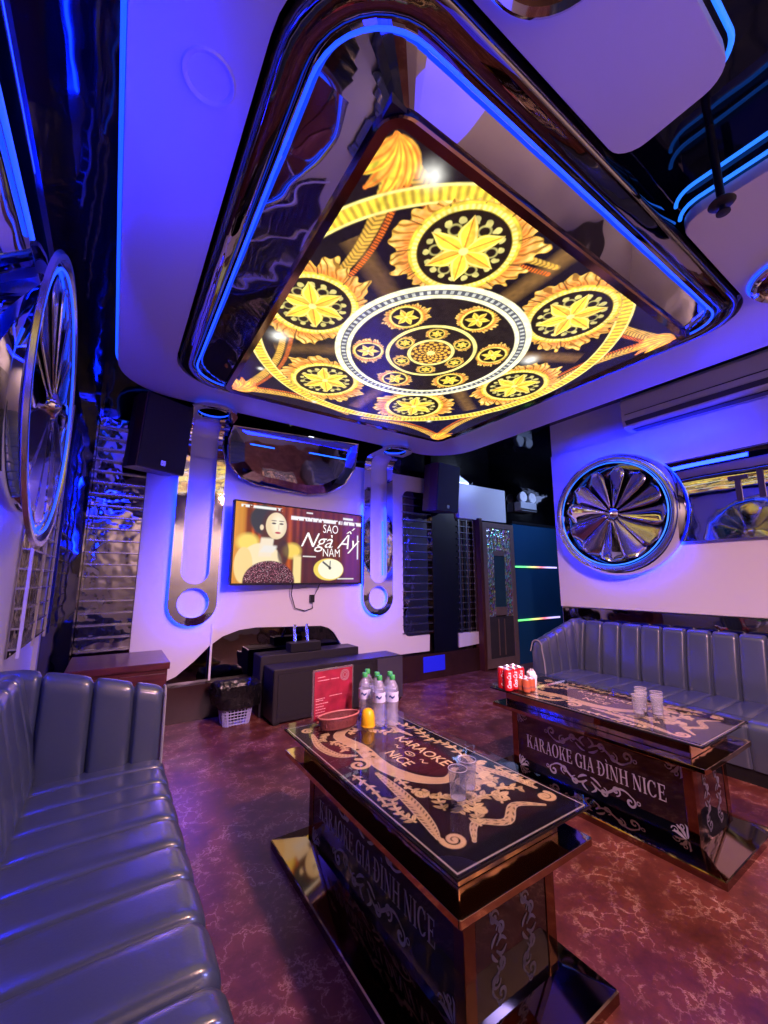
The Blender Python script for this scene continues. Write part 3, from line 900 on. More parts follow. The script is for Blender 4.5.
tv = thing('television', 'large flat television showing a singer beside a clock on the stage wall', 'television', (1.87, 4.60, 1.335))
B = MB()
fr = 0.012
for (u0, u1, v0, v1) in ((0, 1, 0, 0.022), (0, 1, 0.985, 1), (0, 0.008, 0.022, 0.985), (0.992, 1, 0.022, 0.985)):
    B.add([tvp(u, v, d) for d in (0.0, 0.03) for v in (v0, v1) for u in (u0, u1)], [(0, 2, 3, 1), (4, 5, 7, 6), (0, 1, 5, 4), (2, 6, 7, 3), (0, 4, 6, 2), (1, 3, 7, 5)])
B.build('bezel', BLACKP, tv)
MB().add([tvp(u, v, d) for d in (-0.03, 0.012) for v in (0.0, 1) for u in (0, 1)], [(0, 2, 3, 1), (4, 5, 7, 6), (0, 1, 5, 4), (2, 6, 7, 3), (0, 4, 6, 2), (1, 3, 7, 5)]).build('housing', BLACKP, tv)
ax, ay = A.x, A.y


def tvmap(u, v):
    u = 0.008 + u * 0.984; v = 0.022 + v * 0.963
    return (A.x + dx.x * u * tw + nrm.x * 0.016, A.y + dx.y * u * tw + nrm.y * 0.016, TZ0 + v * (TZ1 - TZ0))


scn = raster_plane('screen', tv_image(), tvmap, attr_mat('tv_panel', TV_STRENGTH, True, 0.3), tv)
subs(tv, scn)
TVT = mat('tv_caption', (0.0, 0.0, 0.0), 0.5, emit=(1, 0.97, 0.92), strength=1.15)
tvt = lambda cx_, cy_: (lambda a, b: tvp(cx_ + a / tw, cy_ + b / (TZ1 - TZ0), 0.019))
text_mesh('SAO', 0.15, TVT, 'caption', scn, tvt(0.715, 0.745), sx=0.8)
text_mesh('Ng\u00e0 \u1ea4y', 0.25, TVT, 'caption', scn, tvt(0.705, 0.575), shear=0.45, sx=1.1, offset=0.0)
text_mesh('N\u0102M', 0.14, TVT, 'caption', scn, tvt(0.725, 0.42), sx=0.85)
MB().box(1.75, 2.05, 4.60, 4.714, 1.70, 1.90).build('bracket', BLACKP, tv)
MB().tube([(1.78, 4.62, 1.335), (1.78, 4.66, 1.22), (1.84, 4.68, 1.06), (1.97, 4.69, 1.02), (2.07, 4.69, 1.05), (2.06, 4.68, 1.16), (2.12, 4.66, 1.28), (2.12, 4.62, 1.335)], 0.006, n=6).build('cable', BLACKP, tv, smooth=True)
MB().box(2.03, 2.08, 4.66, 4.70, 1.12, 1.21).build('plug', BLACKP, tv)

# mirror canopy over the television
pl = [(0.93, 2.92), (0.97, 2.66), (1.10, 2.54), (1.30, 2.48), (1.95, 2.44), (2.20, 2.48), (2.42, 2.62), (2.52, 2.82), (2.50, 3.12), (0.95, 3.05)]
cm = [(1.72, 2.82)]


def plq(a, b, d):
    lean = (b - 2.44) * 0.42
    return (a, 4.70 - lean - d, b)


CANM = mat('canopy_mirror', (0.40, 0.42, 0.62), 0.04, 1.0, bump=(1.8, 0.12, 0.06))
cano = thing('mirror_canopy', 'boat shaped dark mirror panel above the television', 'wall mirror', (1.72, 4.7, 2.44))
B = MB()
inn = [(1.72 + (a - 1.72) * 0.80, 2.80 + (b - 2.80) * 0.72) for a, b in pl]
P0 = [plq(a, b, 0.0) for a, b in pl]; P1 = [plq(a, b, 0.05) for a, b in pl]; P2 = [plq(a, b, 0.09) for a, b in inn]
B.grid([P0, P1, P2], close_v=True); B.ngon(P2)
B.build('mirror_face', CANM, cano)
MB().tube([plq(a, b, 0.05) for a, b in pl], 0.009, closed=True).build('edge_trim', CHROME, cano, smooth=True)
MB().tube([plq(a, 2.90, 0.105) for a in (1.85, 2.05, 2.25, 2.35)], 0.008).build('dash_reflection', NEONC, cano)  # glowing tubes standing in for blue dashes reflected in the canopy
MB().tube([plq(a, 2.88, 0.105) for a in (1.15, 1.3, 1.42)], 0.008).build('dash_reflection', NEONC, cano)

# triple spotlight
sl = thing('triple_spotlight', 'three small white spots clustered on the dark ceiling above the mirror panel', 'spotlight', (2.1, 4.30, ZC))
MB().lathe([(0.001, ZC), (0.09, ZC), (0.09, ZC - 0.03), (0.001, ZC - 0.03)], lambda a, b, h: (2.03 + a, 4.33 + b, h), 24).build('base', BLACKP, sl)
for (a, b) in ((1.92, 4.28), (2.00, 4.48), (2.15, 4.33)):
    hd = MB().tube([(2.03 + 0.4 * (a - 2.03), 4.33 + 0.4 * (b - 4.33), ZC - 0.03), (a, b, ZC - 0.12)], 0.028, n=14).build('lamp_head', BLACKP, sl, smooth=True)
    subs(sl, hd)
    MB().lathe([(0.001, -0.03), (0.03, -0.02), (0.034, 0.0), (0.03, 0.02), (0.001, 0.03)], lambda p, q, h: (a + p, b + q, ZC - 0.135 + h), 14).build('bulb', BULB, hd, smooth=True)

# ================================================================== SPEAKERS
def speaker(cx, cy, z0, h, w, d, yaw, tilt, label):
    t = thing('wall_speaker', label, 'speaker', (cx, cy, z0), 'black wall speakers beside the stage')
    Mx = Matrix.Translation((cx, cy, z0 + h / 2)) @ Matrix.Rotation(yaw, 4, 'Z') @ Matrix.Rotation(tilt, 4, 'X')
    tp = lambda a, b, c: tuple(Mx @ Vector((a, b, c)))
    B = MB()
    # cabinet: back narrower than the front
    fw, bw = w / 2, w / 2 * 0.82
    poly = [(-fw, -d / 2 + 0.02), (fw, -d / 2 + 0.02), (fw, 0), (bw, d / 2), (-bw, d / 2), (-fw, 0)]
    B.prism(poly, lambda a, b, c: tp(a, b, c), -h / 2, h / 2).build('cabinet', SPKWOOD, t, bevel=0.006)
    MB().prism(rrect(-fw + 0.006, fw - 0.006, -h / 2 + 0.006, h / 2 - 0.006, 0.015, 3), lambda a, b, c: tp(a, c, b), -d / 2, -d / 2 + 0.022).build('grille', GRILLE, t)
    MB().prism(rrect(-0.025, 0.025, -h / 2 + 0.05, -h / 2 + 0.10, 0.006, 3), lambda a, b, c: tp(a, c, b), -d / 2 - 0.006, -d / 2 + 0.004).build('badge', STEEL, t)
    p = tp(0, d / 2, 0)
    MB().tube([p, (p[0], YB if p[1] < YB else p[1], p[2])], 0.025).build('bracket', BLACKP, t)
    return t


speaker(0.245, 4.38, 2.43, 0.70, 0.46, 0.34, math.radians(26), math.radians(7), 'black speaker high on the wall left of the television')
speaker(3.97, 4.45, 2.38, 0.70, 0.46, 0.34, math.radians(5), math.radians(6), 'black speaker high on the wall above the dark mirror column')

# ================================================================== SLATTED MIRROR SCREENS
def slats(name, label, x0, x1, z0, z1, y, pitch, m, rails=()):
    t = thing(name, label, 'slatted mirror', ((x0 + x1) / 2, y, z0))
    MB().box(x0, x1, y + 0.02, y + 0.035, z0, z1).build('mirror_back', m, t)
    B = MB(); z = z0 + pitch / 2
    while z < z1:
        B.box(x0, x1, y - 0.03, y + 0.02, z - 0.006, z + 0.006); z += pitch
    B.build('slats', STEEL, t)
    if rails:
        for r in rails: MB().box(r - 0.012, r + 0.012, y - 0.04, y - 0.02, z0, z1).build('rail', STEEL, t)
    return t


slats('slat_mirror', 'tall mirror crossed by steel slats behind the mahogany cabinet', -0.235, 0.195, 0.35, 3.0, 4.715, 0.113, LOUVM)
slats('slat_mirror', 'mirror with steel slats inside the white cutout left of the dark column', 3.44, 3.985, 0.59, 2.71, 4.722, 0.115, LOUVM)
slats('slat_mirror', 'narrow slatted ladder mirror beside the open door', 4.50, 4.88, 0.585, 2.36, 4.70, 0.10, DARKM, (4.53, 4.70, 4.86))

# ================================================================== WHEELS AND MIRROR BANDS ON THE SIDE WALLS
def wheel(xw, sgn, yc, zc, r, depth, label):
    """sgn = +1 when the wall is on the right (disc faces -x)"""
    t = thing('turbine_wheel', label, 'wall ornament', (xw, yc, zc), 'chrome turbine wheels on the side walls')
    mp = lambda a, b, h: (xw - sgn * h, yc + a, zc + b)
    D = depth
    RB = 1.10 if sgn > 0 else 0.78
    MB().lathe([(r * 0.60, 0.045), (r * RB - 0.005, 0.045), (r * RB, 0.055), (r * RB, D * 0.6), (r * (RB - 0.015), D * 0.85), (r * (1.05 if sgn > 0 else 1.0), D), (r * 0.985, D + 0.004), (r * 0.94, D - 0.01)] + ([(r * 0.92, D * 0.4), (r * 0.90, D * 0.2)] if sgn > 0 else [(r * 0.93, D - 0.016)]), mp, 72).build('chrome_body', CHROME, t, smooth=True)
    MB().lathe([(r * 1.03, D + 0.001), (r * 1.01, D + 0.014), (r * 0.975, D + 0.014), (r * 0.955, D + 0.0)], mp, 72).build('pale_rim', STEEL, t, smooth=True)
    MB().lathe([(r * 0.927, D + 0.003), (r * 0.919, D + 0.009), (r * 0.906, D + 0.006), (r * 0.910, D - 0.001)], mp, 72).build('neon_ring', NEONC if sgn > 0 else NEONM, t, smooth=True)
    MB().lathe(([(r * 0.92, D * 0.5), (r * 0.5, D * 0.46), (0.001, D * 0.46)] if sgn > 0 else [(r * 0.935, D - 0.014), (r * 0.6, D - 0.020), (0.001, D - 0.018)]), mp, 72).build('dish', DARKM if sgn > 0 else BLUEDISH, t, smooth=True)
    MB().lathe([(0.07, D * 0.5), (0.07, D * 0.5 + 0.06), (0.06, D * 0.5 + 0.085), (0.001, D * 0.5 + 0.12)] if sgn > 0 else [(0.07, D - 0.018), (0.06, D + 0.01), (0.001, D + 0.03)], mp, 24).build('hub', CHROME, t, smooth=True)
    MB().lathe([(r * (RB - 0.06) + 0.010, 0.030), (r * (RB - 0.06) + 0.018, 0.022), (r * (RB - 0.06) + 0.010, 0.014), (r * (RB - 0.06), 0.022)], mp, 72).build('halo_light', HALO, t, smooth=True)
    nb = 12
    for k in range(nb):
        a0 = 2 * PI * k / nb + 0.1
        rows = []
        for i in range(19):
            s_ = i / 18
            rr_ = 0.07 + s_ * (r * 0.86 - 0.07)
            hw = 0.016 + 0.135 * (s_ ** 0.85) * (1 - max(0, (s_ - 0.72) / 0.28) ** 2.2) ** 0.5 if s_ < 1 else 0.012
            row = []
            for j in range(7):
                v = (j / 6 - 0.5) * 2
                tt = v * hw
                ca, sa = math.cos(a0), math.sin(a0)
                px_ = rr_ * ca - tt * sa; py_ = rr_ * sa + tt * ca
                h = (D * 0.5 + 0.055 + 0.040 * v * (0.4 + 0.6 * s_) + 0.008 * math.cos(v * 2) - 0.012 * s_) if sgn > 0 else (D - 0.005 + 0.006 * v)
                row.append(mp(px_, py_, h))
            rows.append(row)
        B = MB().grid(rows)
        o = B.build('blade', CHROME if k % 3 == 0 else STEELB, t, smooth=True, angle=80, fix=False)
        md = o.modifiers.new('thick', 'SOLIDIFY'); md.thickness = 0.006
    return t


BLUEDISH = mat('satin_steel_dish', (0.50, 0.52, 0.66), 0.30, 0.75, mottle=(3, 0.15))
STEELB = mat('smoked_chrome_blade', (0.50, 0.47, 0.54), 0.16, 1.0, mottle=(3, 0.15))
wheel(4.650, 1, 2.235, 2.10, 0.605, 0.23, 'chrome turbine wheel with blue ring on the white right wall')
wheel(-0.465, -1, 2.35, 2.20, 0.65, 0.165, 'chrome turbine wheel seen edge-on on the left wall')


def ypoly(poly, x0, x1):
    return MB().prism(poly, lambda a, b, d: (d, a, b), x0, x1)


# right band
band = thing('mirror_band', 'wavy mirror band running from the right wall turbine wheel along the white wall', 'wall mirror', (4.655, 0.9, 1.75), 'wavy mirror bands on the side walls')


def band_face(xf, zs, yc, zc, R):
    rows_ = []
    for z_ in zs:
        e = yc - (math.sqrt(max(0.0, R * R - (z_ - zc) ** 2)) if abs(z_ - zc) < R else 0.0) - 0.012
        e = min(e, yc - 0.30)
        rows_.append([(xf(z_), YF + (e - YF) * k / 24, z_) for k in range(25)])
    return rows_


zs = [1.757 + 0.82 * (1 - (1 - i / 14) ** 1.6) for i in range(15)]
xr_ = lambda z_: 4.652 - 0.085 * (1 - max(0.0, 1 - (2.577 - z_) / 0.34) ** 2.2)
B = MB().grid(band_face(xr_, zs, 2.235, 2.10, 0.605 * 1.10)); B.build('mirror_face', WAVYM, band, smooth=True)
MB().grid([[(4.653, p[1], p[2]) for p in band_face(xr_, [1.757], 2.235, 2.10, 0.666)[0]], band_face(xr_, [1.757], 2.235, 2.10, 0.666)[0]]).build('lower_lip', STEEL, band)
lx = 4.565
B = MB()
lt = lambda y0, y1, z0, z1: B.box(lx - 0.012, lx + 0.03, y0, y1, z0, z1)
lt(1.105, 1.24, 2.275, 2.31); lt(1.155, 1.195, 2.08, 2.28); lt(1.00, 1.04, 2.09, 2.33)
B.build('lettering', LETTER, band)  # dark letter blocks imitating a reflection in the mirror band
# left band
band2 = thing('mirror_band', 'dark mirror band with blue neon lines beside the left wall turbine wheel', 'wall mirror', (-0.46, 1.0, 1.45), 'wavy mirror bands on the side walls')
zs = [1.46, 1.7, 1.95, 2.15, 2.27, 2.28, 2.30, 2.36, 2.42, 2.48, 2.525, 2.535, 2.545, 2.60, 2.66, 2.73]
def xl_(z_):
    """vertical top, a tucked-in curved strip under the neon line, vertical lower part"""
    if z_ > 2.535: return -0.340
    if z_ < 2.20: return -0.460
    q = (2.535 - z_) / 0.335
    return -0.340 - 0.120 * (0.72 * q + 0.28 * q * q)


zs = [1.46 + 0.05 * k for k in range(15)] + [2.20 + 0.0335 * k for k in range(10)] + [2.534, 2.537] + [2.55 + 0.03 * k for k in range(7)]
MB().grid(band_face(xl_, [q for q in zs if q > 2.13], 2.35, 2.20, 0.535)).build('mirror_face', WAVYM, band2, smooth=True)
MB().grid(band_face(xl_, [q for q in zs if q < 2.17], 2.35, 2.20, 0.535)).build('dark_panel', BLACKG, band2, smooth=True)
MB().grid([[(-0.468, p[1], p[2]) for p in band_face(xl_, [1.46], 2.35, 2.20, 0.535)[0]], band_face(xl_, [1.46], 2.35, 2.20, 0.535)[0]]).build('lower_lip', STEEL, band2)
MB().box(-0.468, -0.340, YF, 1.64, 2.73, 2.745).build('top_ledge', STEEL, band2)
MB().tube([(-0.330, YF + 0.1, 2.54), (-0.330, 1.66, 2.54)], 0.008).build('neon_line', NEONM, band2, smooth=True)
MB().tube([(-0.35, YF + 0.1, 2.757), (-0.35, 1.62, 2.757)], 0.010).build('neon_line', NEONM, band2, smooth=True)
# left wall slats below the wheel
t = thing('slat_mirror', 'mirror with pale steel slats low on the left wall behind the sofa', 'slatted mirror', (-0.46, 3.5, 0.95))
MB().box(-0.468, -0.458, 3.18, 4.29, 0.95, 2.9).build('mirror_back', LOUVM, t)
B = MB()
z = 1.0
while z < 2.88:
    B.box(-0.458, -0.41, 3.18, 4.29, z - 0.006, z + 0.006); z += 0.115
B.build('slats', STEEL, t)
for y in (3.19, 3.7, 4.28): MB().box(-0.42, -0.405, y - 0.012, y + 0.012, 0.95, 2.9).build('rail', WHITE, t)

# dark gloss soffit between the left wall and the white ceiling
struct(MB().box(XL, -0.40, YF, 4.4, 3.06, ZC).build('ceiling_soffit', BLACKG))

# ================================================================== AIR CONDITIONER
ac = thing('air_conditioner', 'long white air conditioner high on the right wall', 'air conditioner', (4.66, 1.4, 2.98))
acp = [(4.654, 2.985), (4.54, 2.985), (4.47, 3.02), (4.445, 3.09), (4.445, 3.30), (4.47, 3.335), (4.654, 3.335)]
MB().prism(acp, lambda a, b, d: (a, d, b), 0.70, 2.04).build('body', ACW, ac, bevel=0.006)
MB().prism([(4.462, 3.035), (4.438, 3.075), (4.434, 3.072), (4.458, 3.03)], lambda a, b, d: (a, d, b), 0.74, 2.00).build('louvre', ACD, ac)
MB().box(4.438, 4.446, 0.74, 2.00, 3.14, 3.147).build('seam', ACD, ac)
MB().box(4.50, 4.60, 0.78, 1.96, 2.978, 2.987).build('outlet', ACD, ac)

# ================================================================== DOOR END
dr = thing('door_1', 'bronze framed door leaf with glittering mosaic strips standing open', 'door', (5.35, 4.58, 0), kind='structure')
DY = 4.56
B = MB()
DX0, DX1 = 4.96, 5.72
for (a, b, c, d) in ((DX0, DX1, 2.24, 2.32), (DX0, DX1, 0.02, 0.16), (DX0, DX0 + 0.09, 0.16, 2.24), (DX1 - 0.09, DX1, 0.16, 2.24)):
    B.box(a, b, DY, DY + 0.05, c, d)
B.build('frame', DOORF, dr, bevel=0.006)
for a in (DX0 + 0.09, DX1 - 0.25):
    MB().box(a, a + 0.16, DY + 0.012, DY + 0.04, 0.80, 2.24).build('mosaic_strip', HOLO, dr)
MB().box(DX0 + 0.25, DX1 - 0.25, DY + 0.015, DY + 0.04, 0.95, 1.78).build('glass_panel', DOORP, dr)
MB().box(DX0 + 0.25, DX1 - 0.25, DY + 0.012, DY + 0.04, 1.86, 2.24).build('mosaic_panel', HOLO, dr)
MB().box(DX0 + 0.25, DX1 - 0.25, DY + 0.005, DY + 0.04, 1.78, 1.86).build('rail', DOORF, dr)
MB().box(DX0 + 0.25, DX1 - 0.25, DY + 0.0, DY + 0.04, 0.82, 0.95).build('rail', DOORF, dr)
MB().box(DX0 + 0.09, DX1 - 0.09, DY + 0.015, DY + 0.04, 0.16, 0.80).build('lower_panel', DOORB, dr)
B = MB()
for a in (DX0 + 0.30, DX0 + 0.44): B.box(a - 0.008, a + 0.008, DY + 0.004, DY + 0.02, 0.2, 0.76)
B.build('beading', DOORF, dr)
MB().box(4.89, 4.95, 4.56, 4.72, 0, 2.38).build('jamb', SPKWOOD, dr)
bp_ = thing('glass_partition', 'dark blue glossy partition with two rainbow light lines behind the right sofa', 'partition', (6.5, 4.6, 0))
MB().box(5.75, XA, 4.60, 4.64, 0, 2.36).build('pane', BLUEG, bp_)
for z in (1.61, 0.71):
    MB().box(5.76, 6.95, 4.585, 4.598, z - 0.014, z + 0.014).build('rainbow_line', RAINBOW, bp_)
MB().box(5.74, XA, 4.585, 4.66, 2.36, 2.40).build('head_rail', BLACKP, bp_)
el = thing('emergency_light', 'twin headed white emergency light above the blue partition', 'emergency light', (6.26, 4.62, 2.62))
MB().box(6.03, 6.48, 4.60, YB, 2.62, 2.79).build('housing', mat('emergency_case', (0.55, 0.55, 0.6), 0.4, mottle=(4, 0.05)), el, bevel=0.015)
for xx in (6.12, 6.38):
    MB().lathe([(0.001, 0.0), (0.05, 0.0), (0.095, 0.06), (0.10, 0.09), (0.09, 0.10), (0.001, 0.085)], lambda a, b, h: (xx + a, 4.72 - h * 1.2, 2.88 + b), 24).build('lamp_head', WPRINT, el, smooth=True)
MB().box(6.03, 6.48, 4.595, 4.60, 2.635, 2.665).build('stripe', BLACKP, el)
st = tag(MB().box(3.76, 4.16, 4.648, 4.66, 0.10, 0.31).build('plinth_reflection', BLUEL, bevel=0.004), 'blue glowing patch imitating a reflection in the dark plinth under the mirror column', 'light')  # emissive patch put in for blue light reflected by the glossy plinth

# ================================================================== SOFAS
def sweep(prof_fn, svals, groove, mp):
    """prof_fn(s) -> list of (p, q, np, nq); groove(s) -> inward depth"""
    rows = []
    for s_ in svals:
        gd = groove(s_)
        rows.append([mp(p - a * gd, q - b * gd, s_) for p, q, a, b in prof_fn(s_)])
    B = MB().grid(rows)
    B.ngon(rows[0]); B.ngon(list(reversed(rows[-1])))
    return B


def with_normals(pts):
    out_ = []
    m_ = len(pts)
    for i, (a, b) in enumerate(pts):
        a0, b0 = pts[max(0, i - 1)]; a1, b1 = pts[min(m_ - 1, i + 1)]
        tx, ty = a1 - a0, b1 - b0; l = math.hypot(tx, ty) or 1
        out_.append((a, b, -ty / l, tx / l))
    return out_


def chan(seams, depth, pillow, wd=0.010):
    seams = sorted(seams)

    def fn(s_):
        d = min(abs(s_ - q) for q in seams)
        lo = max([q for q in seams if q <= s_], default=s_ - 0.1); hi = min([q for q in seams if q > s_], default=s_ + 0.1)
        u = (s_ - lo) / max(1e-6, hi - lo) * 2 - 1
        return depth * math.exp(-(d / wd) ** 2) + pillow * abs(u) ** 6
    return fn


def sofa(mx, y0, y1, seams, aj, af, label, arm_top, armseams, big=()):
    """mx(a) maps distance from the wall to world x"""
    t = thing('channel_sofa', label, 'sofa', (mx(0.4), (y0 + y1) / 2, 0), 'blue grey leather sofas')
    svals = []
    s_ = y0
    allv = sorted(seams)
    while s_ < y1:
        svals.append(s_)
        d = min(abs(s_ - q) for q in allv)
        s_ += 0.004 if d < 0.03 else 0.015
    svals.append(y1)
    # seat: back to front, rolling over the nose
    seat = [(aj - 0.10, 0.405), (aj, 0.415), (aj + 0.15, 0.425), (af - 0.20, 0.43), (af - 0.09, 0.428)]
    seat += [(af - 0.07 + 0.07 * math.sin(math.radians(q)), 0.357 + 0.07 * math.cos(math.radians(q))) for q in range(10, 91, 16)]
    seat += [(af - 0.002, 0.30), (af - 0.02, 0.20), (af - 0.03, 0.10)]
    sn = [(a, b, -nx, -ny) for a, b, nx, ny in with_normals(seat)]
    sn = [(a, b, abs(nx), abs(ny)) for a, b, nx, ny in sn]
    gf = chan(seams, 0.007, 0.016, 0.006)
    fold = lambda s_: gf(s_) + sum(0.022 * math.exp(-((s_ - q) / 0.02) ** 2) for q in big)
    B = sweep(lambda s_: sn, svals, fold, lambda p, q, s_: (mx(p), s_, q))
    B.build('seat', LEATHER, t, smooth=True, angle=70)
    MB().box(min(mx(0.02), mx(af - 0.05)), max(mx(0.02), mx(af - 0.05)), y0 + 0.01, y1, 0.0, 0.12).build('base', BLACKP, t)
    back = [(aj + 0.02, 0.38), (aj + 0.03, 0.46), (aj + 0.005, 0.62), (aj - 0.035, 0.80), (aj - 0.055, 0.885)]
    back += [(aj - 0.115 + 0.06 * math.cos(math.radians(q)), 0.885 + 0.055 * math.sin(math.radians(q))) for q in range(20, 181, 20)]
    back += [(0.02, 0.80), (0.02, 0.30)]
    bn = [(a, b, nx, ny) for a, b, nx, ny in with_normals(back)]
    bn = [(a, b, (nx if True else 0), ny) for a, b, nx, ny in bn]
    # outward normals: towards +a on the face, +z on the roll
    bn = [(a, b, -nx, -ny) if (i < 5 and nx < 0) else (a, b, nx, ny) for i, (a, b, nx, ny) in enumerate(bn)]
    bn = [(a, b, (abs(nx) if a > aj - 0.11 else -abs(nx)), abs(ny)) for a, b, nx, ny in bn]
    gb = chan(seams, 0.020, 0.016, 0.010)
    B = sweep(lambda s_: bn, svals, gb, lambda p, q, s_: (mx(p), s_, q))
    B.build('backrest', LEATHER, t, smooth=True, angle=70)
    # arm: same padded wall turned across the far end, its top running down towards the front
    def armprof(a):
        u = (a - 0.02) / (af - 0.02)
        top = arm_top[0] + (arm_top[1] - arm_top[0]) * max(0, (u - 0.15) / 0.85) ** 1.1
        ya = y1 - 0.03
        P = [(ya, 0.10), (ya - 0.01, 0.40), (ya + 0.0, 0.55), (ya + 0.02, top - 0.09)]
        P += [(ya + 0.08 - 0.06 * math.cos(math.radians(q)), top - 0.06 + 0.06 * math.sin(math.radians(q))) for q in range(15, 181, 20)]
        P += [(ya + 0.16, top - 0.12), (ya + 0.17, 0.10)]
        wn = with_normals(P)
        return [(p, q, (-abs(nx) if p < ya + 0.08 else abs(nx)), abs(ny)) for p, q, nx, ny in wn]
    av = [0.02]
    while av[-1] < af - 0.03:
        d = min(abs(av[-1] - q) for q in armseams)
        av.append(av[-1] + (0.004 if d < 0.03 else 0.012))
    gb2 = chan(armseams, 0.018, 0.014, 0.010)

    def nose(a):
        return gb2(a) + (0.03 * max(0, (a - (af - 0.07)) / 0.05) ** 2 if a > af - 0.07 else 0)
    B = sweep(armprof, av, nose, lambda p, q, s_: (mx(s_), p, q))
    ar = B.build('armrest', LEATHER, t, smooth=True, angle=70)
    subs(t, ar)
    lastp = armprof(av[-1])
    MB().tube([(mx(av[-1] + 0.004), p + 0.0, q) for p, q, _, _ in lastp[1:-1]], 0.007, n=6).build('piping', PIPING, ar, smooth=True)
    return t


seL = [2.61, 2.421, 2.248, 2.057, 1.852, 1.656, 1.449, 1.229, 1.10, 0.90, 0.70, 0.50, 0.30, 0.10, -0.10, -0.30, -0.5, -0.7]
sofa(lambda a: XL + a, -0.9, 2.73, seL, 0.215, 0.805, 'blue grey channel leather sofa along the left wall', (0.95, 0.78), [0.22, 0.44, 0.63], big=(1.229,))
seR = [2.674, 2.48, 2.29, 2.093, 1.902, 1.70, 1.507, 1.315, 1.125, 0.93, 0.73, 0.53, 0.33, 0.13]
sofa(lambda a: 4.655 - a, -0.2, 2.75, seR, 0.215, 0.885, 'blue grey channel leather sofa under the wheel on the right wall', (0.95, 0.755), [0.25, 0.42, 0.58, 0.73])

# ================================================================== KARAOKE TABLES
def glyphs(txt):
    """serif capitals as polygons, cap height 1; returns polygons and total width"""
    T, t_, sh = 0.17, 0.06, 0.045
    polys = []

    def stem(x, y0=0.0, y1=1.0, w=T, s0=True, s1=True, sw=0.09):
        out_ = [[(x, y0), (x + w, y0), (x + w, y1), (x, y1)]]
        if s0: out_.append([(x - sw, y0), (x + w + sw, y0), (x + w + sw, y0 + sh), (x - sw, y0 + sh)])
        if s1: out_.append([(x - sw, y1 - sh), (x + w + sw, y1 - sh), (x + w + sw, y1), (x - sw, y1)])
        return out_

    def bar(x0, x1, y, h=t_):
        return [[(x0, y), (x1, y), (x1, y + h), (x0, y + h)]]

    def diag(x0, y0, x1, y1, w):
        return [[(x0, y0), (x0 + w, y0), (x1 + w, y1), (x1, y1)]]

    def ell(cx_, cy_, rx, ry, tx, ty, a0, a1, n=18):
        q = []
        for i in range(n):
            b0 = math.radians(a0 + (a1 - a0) * i / n); b1 = math.radians(a0 + (a1 - a0) * (i + 1) / n)
            q.append([(cx_ + rx * math.cos(b0), cy_ + ry * math.sin(b0)), (cx_ + rx * math.cos(b1), cy_ + ry * math.sin(b1)),
                      (cx_ + (rx - tx) * math.cos(b1), cy_ + (ry - ty) * math.sin(b1)), (cx_ + (rx - tx) * math.cos(b0), cy_ + (ry - ty) * math.sin(b0))])
        return q

    x = 0.0
    for ch in txt:
        p = []
        if ch == ' ':
            x += 0.32; continue
        if ch == 'K':
            p += stem(0.10); p += diag(0.27, 0.36, 0.66, 0.96, 0.07); p += diag(0.62, 0.02, 0.38, 0.56, 0.19)
            p += bar(0.54, 0.84, 0.955, sh); p += bar(0.54, 0.90, 0.0, sh); w = 0.88
        elif ch == 'A':
            p += diag(0.10, 0.02, 0.40, 0.98, 0.06); p += diag(0.60, 0.02, 0.36, 1.0, 0.18); p += bar(0.22, 0.62, 0.30)
            p += bar(0.0, 0.26, 0.0, sh); p += bar(0.50, 0.86, 0.0, sh); w = 0.84
        elif ch == 'R':
            p += stem(0.10); p += ell(0.34, 0.735, 0.35, 0.265, T, t_, -90, 90); p += bar(0.25, 0.36, 0.94); p += bar(0.25, 0.36, 0.47)
            p += diag(0.62, 0.02, 0.34, 0.50, 0.19); p += bar(0.62, 0.88, 0.0, sh); w = 0.86
        elif ch == 'O':
            p += ell(0.45, 0.5, 0.43, 0.52, T + 0.02, t_, 0, 360, 30); w = 0.90
        elif ch == 'E':
            p += stem(0.10); p += bar(0.25, 0.68, 0.94); p += bar(0.25, 0.56, 0.48); p += bar(0.25, 0.70, 0.0)
            p += [[(0.62, 0.76), (0.68, 0.76), (0.68, 1.0), (0.62, 1.0)], [(0.64, 0.0), (0.71, 0.0), (0.73, 0.26), (0.68, 0.26)], [(0.51, 0.38), (0.56, 0.38), (0.56, 0.64), (0.51, 0.64)]]; w = 0.76
        elif ch in 'GC':
            p += ell(0.47, 0.5, 0.45, 0.52, T + 0.02, t_, 42, 318, 24)
            p += [[(0.74, 0.66), (0.80, 0.66), (0.80, 1.0), (0.75, 1.0)]]
            if ch == 'G': p += stem(0.64, -0.01, 0.42, 0.16, False, True, 0.08)
            else: p += [[(0.74, 0.16), (0.82, 0.22), (0.80, 0.26), (0.72, 0.20)]]
            w = 0.90
        elif ch in 'I\u00cc':
            p += stem(0.10)
            if ch == '\u00cc': p += [[(0.02, 1.28), (0.14, 1.28), (0.24, 1.10), (0.19, 1.10)]]
            w = 0.37
        elif ch == '\u0110':
            p += stem(0.12); p += ell(0.30, 0.5, 0.54, 0.5, T, t_, -90, 90); p += bar(0.27, 0.33, 0.94); p += bar(0.27, 0.33, 0.0); p += bar(0.0, 0.42, 0.47, 0.07); w = 0.90
        elif ch == 'N':
            p += stem(0.14, w=0.06); p += stem(0.76, w=0.06, s0=False); p += diag(0.64, 0.0, 0.10, 1.0, 0.19); w = 0.96
        elif ch == 'H':
            p += stem(0.10); p += stem(0.66); p += bar(0.25, 0.68, 0.47); w = 0.93
        for q in p:
            polys.append([(a + x, b) for a, b in q])
        x += w + 0.06
    return polys, x


